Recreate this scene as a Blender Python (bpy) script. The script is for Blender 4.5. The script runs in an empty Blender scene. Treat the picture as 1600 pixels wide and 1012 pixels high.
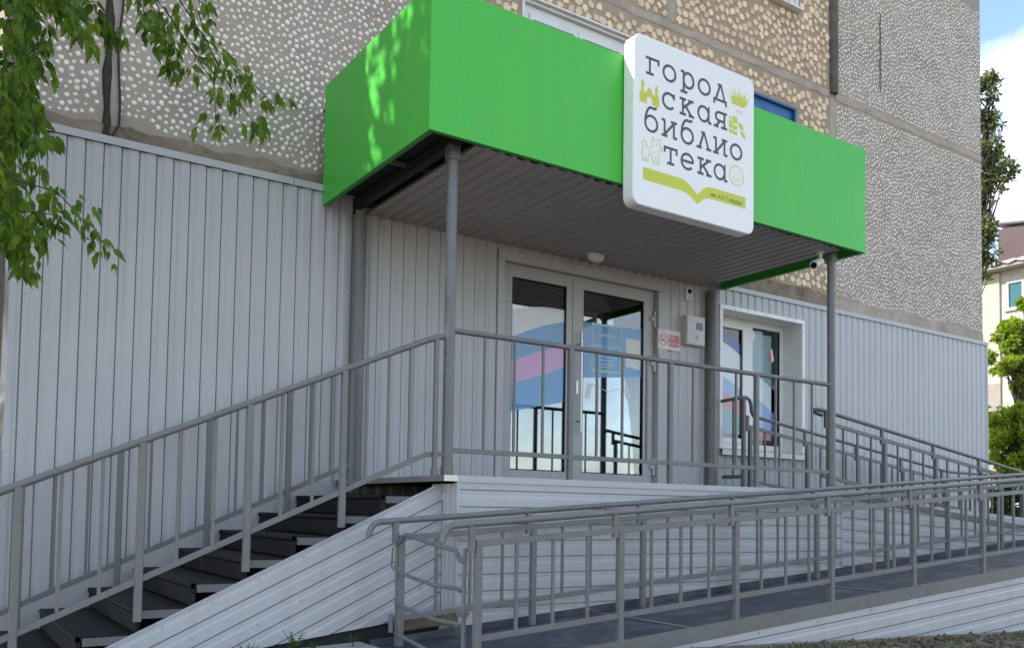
import bpy, math, random
import numpy as np
from mathutils import Vector, Matrix

random.seed(7)
RNG = np.random.default_rng(11)
SC = bpy.context.scene
COL = SC.collection
PI = math.pi

# ------------------------------------------------------------------ camera
CAM = np.array([-1.971, -6.893, -0.2219])
YAW, PITCH, ROLL, FPX, CX, CY = 0.5933, 0.047, 0.0155, 1401.28, 801.0, 731.1
_F = np.array([math.sin(YAW) * math.cos(PITCH), math.cos(YAW) * math.cos(PITCH), math.sin(PITCH)])
_R0 = np.array([math.cos(YAW), -math.sin(YAW), 0.0])
_U0 = np.cross(_R0, _F)
_R = math.cos(ROLL) * _R0 + math.sin(ROLL) * _U0
_U = -math.sin(ROLL) * _R0 + math.cos(ROLL) * _U0
cd = bpy.data.cameras.new('camera')
cam = bpy.data.objects.new('camera', cd)
COL.objects.link(cam)
cd.sensor_fit = 'HORIZONTAL'
cd.sensor_width = 36.0
cd.lens = FPX / 1600 * 36.0
cd.shift_x = (800 - CX) / 1600
cd.shift_y = (CY - 506) / 1600
cd.clip_start, cd.clip_end = 0.05, 2000
cam.matrix_world = Matrix(((_R[0], _U[0], -_F[0], CAM[0]), (_R[1], _U[1], -_F[1], CAM[1]),
                           (_R[2], _U[2], -_F[2], CAM[2]), (0, 0, 0, 1)))
SC.camera = cam

# ------------------------------------------------------------------ sky, sun, exposure
SUN_DIR = Vector((-2.3, 1.0, 1.9)).normalized()          # towards the sun
SUN_EL = math.asin(SUN_DIR.z)
world = bpy.data.worlds.new('World')
SC.world = world
world.use_nodes = True
wn, wl = world.node_tree.nodes, world.node_tree.links
wn.clear()
out = wn.new('ShaderNodeOutputWorld')
bg = wn.new('ShaderNodeBackground')
bg.inputs['Strength'].default_value = 0.13
sky = wn.new('ShaderNodeTexSky')
sky.sky_type = 'NISHITA'
sky.sun_disc = False
sky.sun_elevation = SUN_EL
sky.sun_rotation = math.atan2(SUN_DIR.x, SUN_DIR.y)
sky.air_density, sky.dust_density, sky.ozone_density = 1.0, 0.35, 1.0
tc = wn.new('ShaderNodeTexCoord')
mp = wn.new('ShaderNodeMapping')
mp.inputs['Scale'].default_value = (1.0, 1.0, 1.9)
mp.inputs['Location'].default_value = (0.13, 0.36, 4.06)
nz = wn.new('ShaderNodeTexNoise')
nz.inputs['Scale'].default_value = 2.6
nz.inputs['Detail'].default_value = 9
nz.inputs['Roughness'].default_value = 0.55
rp = wn.new('ShaderNodeValToRGB')
rp.color_ramp.elements[0].position = 0.46
rp.color_ramp.elements[1].position = 0.58
mx = wn.new('ShaderNodeMixRGB')
mx.inputs['Color2'].default_value = (4.3, 4.35, 4.4, 1)
wl.new(tc.outputs['Generated'], mp.inputs['Vector'])
wl.new(mp.outputs['Vector'], nz.inputs['Vector'])
wl.new(nz.outputs['Fac'], rp.inputs['Fac'])
wl.new(rp.outputs['Color'], mx.inputs['Fac'])
wl.new(sky.outputs['Color'], mx.inputs['Color1'])
wl.new(mx.outputs['Color'], bg.inputs['Color'])
wl.new(bg.outputs['Background'], out.inputs['Surface'])

sd = bpy.data.lights.new('sun', 'SUN')
sd.energy = 2.5
sd.angle = math.radians(0.53)
sd.color = (1.0, 0.95, 0.86)
sun = bpy.data.objects.new('sun', sd)
COL.objects.link(sun)
sun.rotation_euler = SUN_DIR.to_track_quat('Z', 'Y').to_euler()

vs = SC.view_settings
vs.view_transform = 'Standard'
vs.look = 'None'
vs.exposure = 1.52
vs.gamma = 1.0
vs.use_curve_mapping = False

# ------------------------------------------------------------------ materials
def mat(name, col, rough=0.6, var=0.12, scale=6.0, bump=0.0, bscale=60.0, metal=0.0, spec=0.5, dirt=None, dscale=2.0, dfac=0.5, coat=0.0, streak=None):
    m = bpy.data.materials.new(name)
    m.use_nodes = True
    n, l = m.node_tree.nodes, m.node_tree.links
    b = n['Principled BSDF']
    b.inputs['Roughness'].default_value = rough
    b.inputs['Metallic'].default_value = metal
    b.inputs['Specular IOR Level'].default_value = spec
    b.inputs['Coat Weight'].default_value = coat
    b.inputs['Coat Roughness'].default_value = 0.02
    b.inputs['Coat IOR'].default_value = 1.5
    geo = n.new('ShaderNodeNewGeometry')
    no = n.new('ShaderNodeTexNoise')
    no.inputs['Scale'].default_value = scale
    no.inputs['Detail'].default_value = 6
    l.new(geo.outputs['Position'], no.inputs['Vector'])
    r = n.new('ShaderNodeValToRGB')
    r.color_ramp.elements[0].position = 0.3
    r.color_ramp.elements[1].position = 0.7
    r.color_ramp.elements[0].color = tuple(c * (1 - var) for c in col) + (1,)
    r.color_ramp.elements[1].color = tuple(min(1, c * (1 + var)) for c in col) + (1,)
    l.new(no.outputs['Fac'], r.inputs['Fac'])
    last = r.outputs['Color']
    if dirt:
        n2 = n.new('ShaderNodeTexNoise')
        n2.inputs['Scale'].default_value = dscale
        n2.inputs['Detail'].default_value = 8
        n2.inputs['Roughness'].default_value = 0.65
        if streak:                                   # dirt drawn out downwards, as rain leaves it
            mp_ = n.new('ShaderNodeMapping')
            mp_.inputs['Scale'].default_value = streak
            l.new(geo.outputs['Position'], mp_.inputs['Vector'])
            l.new(mp_.outputs['Vector'], n2.inputs['Vector'])
        else:
            l.new(geo.outputs['Position'], n2.inputs['Vector'])
        r2 = n.new('ShaderNodeValToRGB')
        r2.color_ramp.elements[0].position = 0.5
        r2.color_ramp.elements[1].position = 0.68
        r2.color_ramp.elements[0].color = (0, 0, 0, 1)
        r2.color_ramp.elements[1].color = (dfac,) * 3 + (1,)
        l.new(n2.outputs['Fac'], r2.inputs['Fac'])
        m2 = n.new('ShaderNodeMixRGB')
        m2.inputs['Color2'].default_value = tuple(dirt) + (1,)
        l.new(r2.outputs['Color'], m2.inputs['Fac'])
        l.new(last, m2.inputs['Color1'])
        last = m2.outputs['Color']
    l.new(last, b.inputs['Base Color'])
    if bump:
        n3 = n.new('ShaderNodeTexNoise')
        n3.inputs['Scale'].default_value = bscale
        n3.inputs['Detail'].default_value = 4
        l.new(geo.outputs['Position'], n3.inputs['Vector'])
        bp = n.new('ShaderNodeBump')
        bp.inputs['Strength'].default_value = bump
        bp.inputs['Distance'].default_value = 0.01
        l.new(n3.outputs['Fac'], bp.inputs['Height'])
        l.new(bp.outputs['Normal'], b.inputs['Normal'])
    return m

def leaf_mat(name, c1, c2, trans=0.45, scale=9.0):
    m = bpy.data.materials.new(name)
    m.use_nodes = True
    n, l = m.node_tree.nodes, m.node_tree.links
    n.clear()
    o = n.new('ShaderNodeOutputMaterial')
    geo = n.new('ShaderNodeNewGeometry')
    wn_ = n.new('ShaderNodeTexNoise')
    wn_.inputs['Scale'].default_value = scale
    wn_.inputs['Detail'].default_value = 3
    l.new(geo.outputs['Position'], wn_.inputs['Vector'])
    r = n.new('ShaderNodeValToRGB')
    r.color_ramp.elements[0].position = 0.35
    r.color_ramp.elements[1].position = 0.65
    r.color_ramp.elements[0].color = tuple(c1) + (1,)
    r.color_ramp.elements[1].color = tuple(c2) + (1,)
    l.new(wn_.outputs['Fac'], r.inputs['Fac'])
    p = n.new('ShaderNodeBsdfPrincipled')
    p.inputs['Roughness'].default_value = 0.5
    p.inputs['Specular IOR Level'].default_value = 0.3
    l.new(r.outputs['Color'], p.inputs['Base Color'])
    t = n.new('ShaderNodeBsdfTranslucent')
    g = n.new('ShaderNodeMixRGB')
    g.blend_type = 'MULTIPLY'
    g.inputs['Fac'].default_value = 1.0
    g.inputs['Color2'].default_value = (1.5, 1.6, 0.6, 1)
    l.new(r.outputs['Color'], g.inputs['Color1'])
    l.new(g.outputs['Color'], t.inputs['Color'])
    ms = n.new('ShaderNodeMixShader')
    ms.inputs['Fac'].default_value = trans
    l.new(p.outputs['BSDF'], ms.inputs[1])
    l.new(t.outputs['BSDF'], ms.inputs[2])
    l.new(ms.outputs['Shader'], o.inputs['Surface'])
    return m

def glass_mat(name, refl, tint):
    m = bpy.data.materials.new(name)
    m.use_nodes = True
    n, l = m.node_tree.nodes, m.node_tree.links
    n.clear()
    o = n.new('ShaderNodeOutputMaterial')
    tr = n.new('ShaderNodeBsdfTransparent')
    tr.inputs['Color'].default_value = tuple(tint) + (1,)
    gl = n.new('ShaderNodeBsdfGlossy')
    gl.inputs['Roughness'].default_value = 0.0
    gl.inputs['Color'].default_value = (0.95, 0.97, 1, 1)
    lw = n.new('ShaderNodeFresnel')
    lw.inputs['IOR'].default_value = 1.5
    ad = n.new('ShaderNodeMath')
    ad.operation = 'ADD'
    ad.use_clamp = True
    ad.inputs[1].default_value = refl
    l.new(lw.outputs['Fac'], ad.inputs[0])
    ms = n.new('ShaderNodeMixShader')
    l.new(ad.outputs[0], ms.inputs['Fac'])
    l.new(tr.outputs['BSDF'], ms.inputs[1])
    l.new(gl.outputs['BSDF'], ms.inputs[2])
    l.new(ms.outputs['Shader'], o.inputs['Surface'])
    return m

M = dict(
    clad=mat('grey_coated_steel', (0.45, 0.455, 0.475), 0.42, 0.035, 1.3, dirt=(0.30, 0.285, 0.265), dscale=1.6, dfac=0.22, streak=(4.5, 4.5, 0.45)),
    ceil=mat('ceiling_steel_bounce', (0.35, 0.325, 0.305), 0.5, 0.05, 1.5),  # same steel as the cladding, warm bounced light put into the colour
    rail=mat('grey_rail_paint', (0.155, 0.16, 0.16), 0.42, 0.06, 7, bump=0.05, bscale=150, dirt=(0.11, 0.085, 0.06), dscale=16, dfac=0.4),
    raillight=mat('galvanised_angle', (0.115, 0.115, 0.12), 0.5, 0.06, 7),
    raildark=mat('grey_post_paint', (0.135, 0.14, 0.142), 0.45, 0.06, 7, bump=0.05, bscale=150),
    green=mat('green_composite_panel', (0.06, 0.50, 0.045), 0.42, 0.02, 0.8, bump=0.12, bscale=1.1, dirt=(0.09, 0.40, 0.07), dscale=2.0, dfac=0.4, streak=(5, 5, 0.5)),
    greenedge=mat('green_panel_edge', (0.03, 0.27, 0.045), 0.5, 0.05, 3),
    dark=mat('void_shade_black', (0.02, 0.02, 0.02), 0.8, 0.1),  # black that stands in for shade inside hollows
    steel=mat('bare_steel', (0.45, 0.45, 0.44), 0.3, 0.08, 20, metal=0.9),
    white=mat('white_sign_plastic', (0.86, 0.85, 0.83), 0.35, 0.01, 2),
    ink=mat('charcoal_print', (0.075, 0.075, 0.085), 0.5, 0.03),
    lime=mat('lime_print', (0.56, 0.62, 0.045), 0.5, 0.03),
    limepale=mat('pale_lime_print', (0.66, 0.70, 0.30), 0.5, 0.03),
    pvc=mat('white_pvc', (0.76, 0.76, 0.75), 0.35, 0.02, 3, dirt=(0.55, 0.53, 0.5), dscale=5, dfac=0.3),
    flash=mat('white_flashing', (0.80, 0.80, 0.80), 0.4, 0.03, 3, dirt=(0.5, 0.48, 0.45), dscale=7, dfac=0.4),
    blue=mat('blue_frame_paint', (0.02, 0.12, 0.30), 0.4, 0.1, 5),
    alu=mat('grey_aluminium_frame', (0.42, 0.425, 0.43), 0.42, 0.03, 2),
    rubber=mat('black_rubber_tread', (0.006, 0.006, 0.007), 0.6, 0.3, 30, spec=0.25, bump=0.25, bscale=240, dirt=(0.035, 0.033, 0.03), dscale=14, dfac=0.4),
    deck=mat('blue_grey_deck_paint', (0.045, 0.05, 0.075), 0.5, 0.2, 5, bump=0.15, bscale=120, dirt=(0.17, 0.165, 0.16), dscale=5, dfac=0.55),
    wood=mat('weathered_board', (0.13, 0.105, 0.07), 0.85, 0.25, 14, bump=0.4, bscale=60, dirt=(0.22, 0.2, 0.16), dscale=6),
    slab=mat('concrete_slab', (0.30, 0.30, 0.30), 0.85, 0.12, 9, bump=0.3, bscale=50, dirt=(0.18, 0.17, 0.15), dscale=3),
    concrete=mat('grey_panel_concrete', (0.37, 0.315, 0.265), 0.9, 0.12, 3.0, bump=0.5, bscale=70, dirt=(0.28, 0.23, 0.19), dscale=1.3, dfac=0.6),
    tanmortar=mat('tan_panel_mortar', (0.40, 0.30, 0.21), 0.9, 0.14, 4, bump=0.5, bscale=70, dirt=(0.28, 0.215, 0.15), dscale=1.5, dfac=0.6),
    seam=mat('joint_mortar', (0.41, 0.35, 0.29), 0.92, 0.14, 5, bump=0.5, bscale=40, dirt=(0.24, 0.2, 0.16), dscale=2, dfac=0.6),
    band=mat('stained_base_mortar', (0.25, 0.195, 0.145), 0.92, 0.25, 5, bump=0.9, bscale=18, dirt=(0.075, 0.05, 0.033), dscale=2.6, dfac=0.9),
    tar=mat('joint_tar', (0.035, 0.026, 0.022), 0.8, 0.3, 12, bump=0.5, bscale=40),
    tube=mat('joint_seal', (0.12, 0.10, 0.085), 0.85, 0.25, 8, bump=0.4, bscale=40),
    chip=mat('white_marble_chip', (0.86, 0.80, 0.71), 0.7, 0.10, 25),
    room=mat('room_plaster', (0.36, 0.36, 0.35), 0.9, 0.05),
    paper=mat('paper', (0.78, 0.78, 0.78), 0.7, 0.02),
    redprint=mat('red_print', (0.62, 0.24, 0.25), 0.6, 0.05),
    redlens=mat('dark_red_lens', (0.06, 0.008, 0.008), 0.2, 0.1),
    cabinet=mat('cabinet_enamel', (0.56, 0.56, 0.56), 0.4, 0.02),
    display=mat('meter_window', (0.12, 0.12, 0.16), 0.15, 0.1, 30),
    camw=mat('camera_housing', (0.72, 0.72, 0.70), 0.4, 0.02),
    lens=mat('black_lens', (0.01, 0.01, 0.012), 0.1, 0.05),
    hours=mat('hours_frame_print', (0.50, 0.66, 0.50), 0.5, 0.05),
    filmblue=mat('blue_film', (0.10, 0.31, 0.60), 0.5, 0.03, coat=1.0),
    filmpink=mat('pink_film', (0.56, 0.31, 0.58), 0.5, 0.03, coat=1.0),
    filmwhite=mat('white_film', (0.62, 0.68, 0.74), 0.5, 0.05, 3, coat=1.0),
    filmred=mat('red_film', (0.55, 0.20, 0.25), 0.5, 0.2, 6, coat=1.0),
    filmsky=mat('pale_blue_film', (0.30, 0.42, 0.66), 0.5, 0.15, 4, coat=1.0),
    filmnavy=mat('navy_film', (0.05, 0.11, 0.34), 0.5, 0.1, 4, coat=1.0),
    filmteal=mat('teal_film', (0.20, 0.33, 0.38), 0.5, 0.1, 4, coat=1.0),
    soil=mat('dry_soil', (0.19, 0.15, 0.115), 0.95, 0.3, 5, bump=1.0, bscale=25, dirt=(0.075, 0.08, 0.045), dscale=2.2, dfac=0.8),
    straw=mat('dry_straw', (0.30, 0.26, 0.19), 0.9, 0.3, 40),
    clod=mat('soil_clod', (0.115, 0.09, 0.065), 0.95, 0.35, 40, bump=0.6, bscale=80),
    bark=mat('bark', (0.05, 0.04, 0.03), 0.95, 0.3, 20, bump=1.0, bscale=40),
    brick=mat('cream_brick', (0.52, 0.47, 0.39), 0.9, 0.1, 12),
    plaster=mat('cream_plaster', (0.46, 0.42, 0.36), 0.9, 0.12, 2.5, bump=0.3, bscale=20),
    slate=mat('asbestos_slate', (0.42, 0.41, 0.39), 0.9, 0.15, 3),
    eave=mat('eave_board', (0.30, 0.27, 0.235), 0.9, 0.1, 5),
    maroon=mat('maroon_sheet', (0.05, 0.016, 0.022), 0.5, 0.1, 3),
    farglass=mat('teal_window', (0.035, 0.12, 0.15), 0.1, 0.2, 2),
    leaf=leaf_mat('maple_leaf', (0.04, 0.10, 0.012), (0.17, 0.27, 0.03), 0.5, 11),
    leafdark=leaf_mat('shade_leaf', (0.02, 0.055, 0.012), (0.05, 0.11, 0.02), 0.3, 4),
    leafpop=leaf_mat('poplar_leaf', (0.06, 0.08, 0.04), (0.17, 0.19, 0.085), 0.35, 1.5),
    leafbush=leaf_mat('yellow_green_leaf', (0.17, 0.25, 0.02), (0.30, 0.38, 0.05), 0.5, 2),
    weed=leaf_mat('weed_leaf', (0.03, 0.09, 0.02), (0.07, 0.15, 0.035), 0.3, 30),
    doorglass=glass_mat('door_glass', 0.14, (0.72, 0.76, 0.78)),
    winglass=glass_mat('window_glass', 0.06, (0.85, 0.88, 0.88)),
)

# tan stones need a colour of their own each
def stone_mat():
    m = mat('tan_stone', (0.74, 0.58, 0.41), 0.75, 0.08, 18, bump=0.3, bscale=60)
    n, l = m.node_tree.nodes, m.node_tree.links
    b = n['Principled BSDF']
    src = b.inputs['Base Color'].links[0].from_socket
    oi = n.new('ShaderNodeObjectInfo')
    hs = n.new('ShaderNodeHueSaturation')
    mr = n.new('ShaderNodeMapRange')
    mr.inputs['To Min'].default_value = 0.82
    mr.inputs['To Max'].default_value = 1.2
    l.new(oi.outputs['Random'], mr.inputs['Value'])
    l.new(mr.outputs['Result'], hs.inputs['Value'])
    l.new(src, hs.inputs['Color'])
    l.new(hs.outputs['Color'], b.inputs['Base Color'])
    return m
M['stone'] = stone_mat()

# ------------------------------------------------------------------ mesh helpers
ORG = {}

class MB:
    def __init__(self):
        self.v, self.f = [], []
    def add(self, vs_, fs):
        o = len(self.v)
        self.v += [tuple(p) for p in vs_]
        self.f += [tuple(i + o for i in f) for f in fs]
        return self
    def box(self, x0, x1, y0, y1, z0, z1):
        return self.add([(x0, y0, z0), (x1, y0, z0), (x1, y1, z0), (x0, y1, z0), (x0, y0, z1), (x1, y0, z1), (x1, y1, z1), (x0, y1, z1)],
                        [(0, 3, 2, 1), (4, 5, 6, 7), (0, 1, 5, 4), (1, 2, 6, 5), (2, 3, 7, 6), (3, 0, 4, 7)])
    def loft(self, rings, cap=True, closed=True):
        n = len(rings[0]); o = len(self.v)
        for r in rings: self.v += [tuple(p) for p in r]
        for k in range(len(rings) - 1):
            for i in range(n if closed else n - 1):
                j = (i + 1) % n
                self.f.append((o + k * n + i, o + k * n + j, o + (k + 1) * n + j, o + (k + 1) * n + i))
        if cap:
            self.f.append(tuple(o + i for i in reversed(range(n))))
            self.f.append(tuple(o + (len(rings) - 1) * n + i for i in range(n)))
        return self
    def tube(self, pts, r, n=10, r2=None):
        pts = [Vector(p) for p in pts]
        rings = []
        up = None
        for i, p in enumerate(pts):
            a = pts[max(0, i - 1)]; b = pts[min(len(pts) - 1, i + 1)]
            t = (b - a).normalized()
            if up is None:
                up = Vector((0, 0, 1)) if abs(t.z) < 0.9 else Vector((1, 0, 0))
            s = t.cross(up).normalized(); u = s.cross(t).normalized(); up = u
            rr = r if r2 is None else r + (r2 - r) * i / (len(pts) - 1)
            rings.append([p + s * rr * math.cos(2 * PI * k / n) + u * rr * math.sin(2 * PI * k / n) for k in range(n)])
        return self.loft(rings)
    def beam(self, a, b, w, h, up=(0, 0, 1), c=0.1):
        """chamfered rectangular bar from a to b, width w sideways, h along up"""
        a, b, up = Vector(a), Vector(b), Vector(up)
        t = (b - a).normalized()
        s = t.cross(up)
        if s.length < 1e-4: s = t.cross(Vector((0, 1, 0)))
        s.normalize(); u = s.cross(t).normalized()
        k = min(w, h) * c
        pr = [(-w / 2 + k, -h / 2), (w / 2 - k, -h / 2), (w / 2, -h / 2 + k), (w / 2, h / 2 - k), (w / 2 - k, h / 2), (-w / 2 + k, h / 2), (-w / 2, h / 2 - k), (-w / 2, -h / 2 + k)]
        return self.loft([[p + s * x + u * y for x, y in pr] for p in (a, b)])
    def prism_y(self, poly, y0, y1):
        """polygon in XZ (list of (x,z)) extruded from y0 (front) to y1"""
        n = len(poly); o = len(self.v)
        self.v += [(x, y0, z) for x, z in poly] + [(x, y1, z) for x, z in poly]
        self.f.append(tuple(o + i for i in range(n)))
        self.f.append(tuple(o + n + i for i in reversed(range(n))))
        for i in range(n):
            j = (i + 1) % n
            self.f.append((o + j, o + i, o + n + i, o + n + j))
        return self
    def mesh(self, name, mats, smooth=False, center=True):
        arr = np.array(self.v, dtype=float)
        c = (arr.min(0) + arr.max(0)) / 2 if center else np.zeros(3)
        me = bpy.data.meshes.new(name)
        me.from_pydata((arr - c).tolist(), [], self.f)
        me.materials.append(M[mats] if isinstance(mats, str) else mats)
        if smooth:
            me.polygons.foreach_set('use_smooth', [True] * len(me.polygons))
            try: me.set_sharp_from_angle(angle=math.radians(38))
            except Exception: pass
        me.update()
        return me, Vector(c)

def link(name, me, pos, parent=None, kind=None, label=None):
    o = bpy.data.objects.new(name, me)
    COL.objects.link(o)
    pos = Vector(pos)
    if parent is not None:
        o.parent = parent
        o.location = pos - ORG[parent.name]
    else:
        o.location = pos
    ORG[o.name] = pos.copy()
    if kind: o['kind'] = kind
    if label: o['label'] = label
    return o

def part(name, mb, m, parent=None, smooth=False, kind=None, label=None):
    me, c = mb.mesh(name, m, smooth)
    return link(name, me, c, parent, kind, label)

def thing(name, label, cat, base=(0, 0, 0), group=None):
    o = bpy.data.objects.new(name, None)
    o.empty_display_size = 0.2
    COL.objects.link(o)
    o.location = base
    ORG[o.name] = Vector(base)
    tag(o, label, cat, group)
    return o

def tag(o, label, cat, group=None):
    o['label'] = label; o['category'] = cat
    if group: o['group'] = group
    return o

def grid_mesh(name, verts, faces, m, parent=None, pos=(0, 0, 0), kind=None, smooth=False):
    """big meshes from numpy arrays; verts in world space"""
    me = bpy.data.meshes.new(name)
    verts = np.asarray(verts, dtype=np.float32) - np.array(pos, dtype=np.float32)
    faces = np.asarray(faces, dtype=np.int32)
    k = faces.shape[1]
    me.vertices.add(len(verts)); me.vertices.foreach_set('co', verts.ravel())
    me.loops.add(faces.size); me.loops.foreach_set('vertex_index', faces.ravel())
    me.polygons.add(len(faces)); me.polygons.foreach_set('loop_start', np.arange(0, faces.size, k, dtype=np.int32))
    me.update(calc_edges=True)
    me.validate()
    me.materials.append(M[m])
    if smooth: me.polygons.foreach_set('use_smooth', [True] * len(me.polygons))
    return link(name, me, pos, parent, kind)

# profiled steel sheet. P(u, v, d) -> world point; ribs run along v; lo(u)/hi(u) give the v range.
# flat crest, a narrow deep lap groove, a shallow pan and a gentle slope back to the next crest
def corr(mb, P, u0, u1, lo, hi, pitch=0.12, depth=0.007, phase=0.0, crest=0.50, gw=0.068, gd=-0.016):
    prof = [(0.0, depth), (crest, depth), (crest + 0.006, gd), (crest + gw - 0.006, gd), (crest + gw, 0.0015), (0.84, 0.001), (0.97, depth)]
    us, ds = [], []
    k = math.floor((u0 - phase) / pitch) - 1
    while phase + k * pitch < u1 + pitch:
        for f, d in prof:
            us.append(phase + (k + f) * pitch); ds.append(d)
        k += 1
    pts = [u0] + [u for u in us if u0 + 1e-5 < u < u1 - 1e-5] + [u1]
    rows = [(u, float(np.interp(u, us, ds))) for u in pts]
    o = len(mb.v)
    for u, d in rows:
        mb.v.append(tuple(P(u, lo(u), d))); mb.v.append(tuple(P(u, hi(u), d)))
    for i in range(len(rows) - 1):
        mb.f.append((o + 2 * i, o + 2 * i + 2, o + 2 * i + 3, o + 2 * i + 1))
    return mb

def const(x): return lambda u: x

# ------------------------------------------------------------------ ground
def sstep(a, b, x):
    t = np.clip((x - a) / (b - a), 0, 1); return t * t * (3 - 2 * t)

def gz(X, Y):
    X = np.asarray(X, float); Y = np.asarray(Y, float)
    near = np.where(X > 1.6, -0.985 - 0.036 * np.minimum(X, 12), -1.115)
    near = near * sstep(1.0, 1.8, X) + (1 - sstep(1.0, 1.8, X)) * -1.125
    near = near - 0.115 * np.clip(0.4 - X, 0, 4.0)
    z = near - 0.17 * np.clip(-3.05 - Y, 0, 4.5)
    z = z * (1 - sstep(14, 24, X)) - 1.35 * sstep(14, 24, X)
    return z

xs = np.concatenate([np.linspace(-400, -14, 12), np.linspace(-10, 14, 121), np.linspace(18, 500, 14)])
ys = np.concatenate([np.linspace(-400, -14, 12), np.linspace(-10, 6, 81), np.linspace(9, 600, 14)])
GX, GY = np.meshgrid(xs, ys)
GZ = gz(GX, GY)
bumpy = (np.sin(GX * 5.1 + GY * 3.3) * np.sin(GY * 6.7 - GX * 2.1)) * 0.012 * ((GY < -3.0) & (GY > -9.5))
GZ = GZ + bumpy
nx = len(xs)
idx = np.arange(GX.size).reshape(GX.shape)
F4 = np.stack([idx[:-1, :-1], idx[:-1, 1:], idx[1:, 1:], idx[1:, :-1]], -1).reshape(-1, 4)
grid_mesh('ground', np.stack([GX, GY, GZ], -1).reshape(-1, 3), F4, 'soil', kind='structure', smooth=True)

# rough strip of clods, pebbles and straw along the foot of the ramp
def clods():
    V, F = [], []
    for _ in range(2600):
        x = random.uniform(1.2, 9.0); y = -2.93 - abs(random.gauss(0, 0.5)) - 0.02
        s = random.choice([1, 1, 1, 1.6, 2.4]) * random.uniform(0.006, 0.016)
        z = float(gz(x, y)) + s * 0.3
        o = len(V)
        for dx, dy, dz in ((1, 0, 0), (-1, 0, 0), (0, 1, 0), (0, -1, 0), (0, 0, 0.9), (0, 0, -0.8)):
            k = random.uniform(0.6, 1.25)
            V.append((x + dx * s * k * 1.3, y + dy * s * k, z + dz * s * k))
        for a, b, c in ((0, 2, 4), (2, 1, 4), (1, 3, 4), (3, 0, 4), (2, 0, 5), (1, 2, 5), (3, 1, 5), (0, 3, 5)):
            F.append((o + a, o + b, o + c))
    return grid_mesh('soil_clods', V, F, 'clod', kind='stuff')
clods()
def straws():
    V, F = [], []
    for _ in range(1500):
        x = random.uniform(1.4, 9.0); y = -2.95 - abs(random.gauss(0, 0.4))
        L = random.uniform(0.02, 0.09); a = random.uniform(0, 2 * PI); e = abs(random.gauss(0, 0.35))
        d = Vector((math.cos(a) * math.cos(e), math.sin(a) * math.cos(e), math.sin(e)))
        s = d.cross(Vector((0, 0, 1))).normalized() * 0.0022
        p = Vector((x, y, float(gz(x, y)) + 0.008)); q = p + d * L
        o = len(V)
        V += [p - s, p + s, q]; F.append((o, o + 1, o + 2))
    g = grid_mesh('dry_grass', V, F, 'straw', kind='stuff')
    V, F = [], []
    for _ in range(1600):
        cx = random.choice([2.2, 3.0, 3.3, 4.1, 4.6, 5.6, 6.3, 7.0]) + random.gauss(0, 0.25)
        y = -2.98 - abs(random.gauss(0, 0.28))
        L = random.uniform(0.015, 0.055); a = random.uniform(0, 2 * PI); e = random.uniform(0.2, 1.3)
        d = Vector((math.cos(a) * math.cos(e), math.sin(a) * math.cos(e), math.sin(e)))
        s = d.cross(Vector((0, 0, 1))).normalized() * 0.0035
        p = Vector((cx, y, float(gz(cx, y)) + 0.002)); q = p + d * L
        o = len(V)
        V += [p - s, p + s, q]; F.append((o, o + 1, o + 2))
    grid_mesh('short_grass', V, F, 'weed', kind='stuff')
straws()

# ------------------------------------------------------------------ apartment building
YB = 0.10                                   # face of the concrete panels
XL_, XR_, DEP, HB = -1.36, 11.04, 11.0, 15.0
B = thing('apartment_building', 'panel apartment block clad in grey profiled steel below and stone chips above', 'building', (4.8, 5.0, -1.2))

def wall_with_holes(x0, x1, z0, z1, holes, y):
    mb = MB()
    X = sorted({x0, x1, *[h[0] for h in holes], *[h[1] for h in holes]})
    Z = sorted({z0, z1, *[h[2] for h in holes], *[h[3] for h in holes]})
    for i in range(len(X) - 1):
        for j in range(len(Z) - 1):
            cx, cz = (X[i] + X[i + 1]) / 2, (Z[j] + Z[j + 1]) / 2
            if any(h[0] < cx < h[1] and h[2] < cz < h[3] for h in holes): continue
            mb.add([(X[i], y, Z[j]), (X[i + 1], y, Z[j]), (X[i + 1], y, Z[j + 1]), (X[i], y, Z[j + 1])], [(0, 1, 2, 3)])
    return mb

DOOR = (2.56, 4.46, 0.0, 2.10)
WIN = (5.44, 6.80, 0.50, 2.05)
WW = (2.80, 4.16, 3.30, 4.70)          # white window above the canopy
BW = (5.30, 6.80, 3.30, 4.69)          # blue window beside the sign
TW = (5.40, 6.83, 5.97, 7.40)          # second-floor window
XA, XC = 2.1, 7.53
part('grey_panel', wall_with_holes(XL_, XA, -1.4, 8.0, [], YB), 'concrete', B)
tan_holes = [DOOR, WIN, WW, BW, TW]
part('tan_panel', wall_with_holes(XA, XC, -1.4, 8.0, tan_holes, YB), 'tanmortar', B)
part('grey_panel', wall_with_holes(XC, XR_, -1.4, 8.0, [], YB), 'concrete', B)
mb = wall_with_holes(XL_, XR_, 8.0, HB, [], YB)
mb.add([(XL_, YB, -1.4), (XL_, DEP, -1.4), (XL_, DEP, HB), (XL_, YB, HB)], [(0, 3, 2, 1)][::-1])
mb.add([(XR_, YB, -1.4), (XR_, DEP, -1.4), (XR_, DEP, HB), (XR_, YB, HB)], [(0, 1, 2, 3)])
mb.add([(XL_, DEP, -1.4), (XR_, DEP, -1.4), (XR_, DEP, HB), (XL_, DEP, HB)], [(0, 3, 2, 1)])
mb.add([(XL_, YB, HB), (XR_, YB, HB), (XR_, DEP, HB), (XL_, DEP, HB)], [(0, 1, 2, 3)])
part('upper_walls', mb, 'concrete', B)

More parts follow.
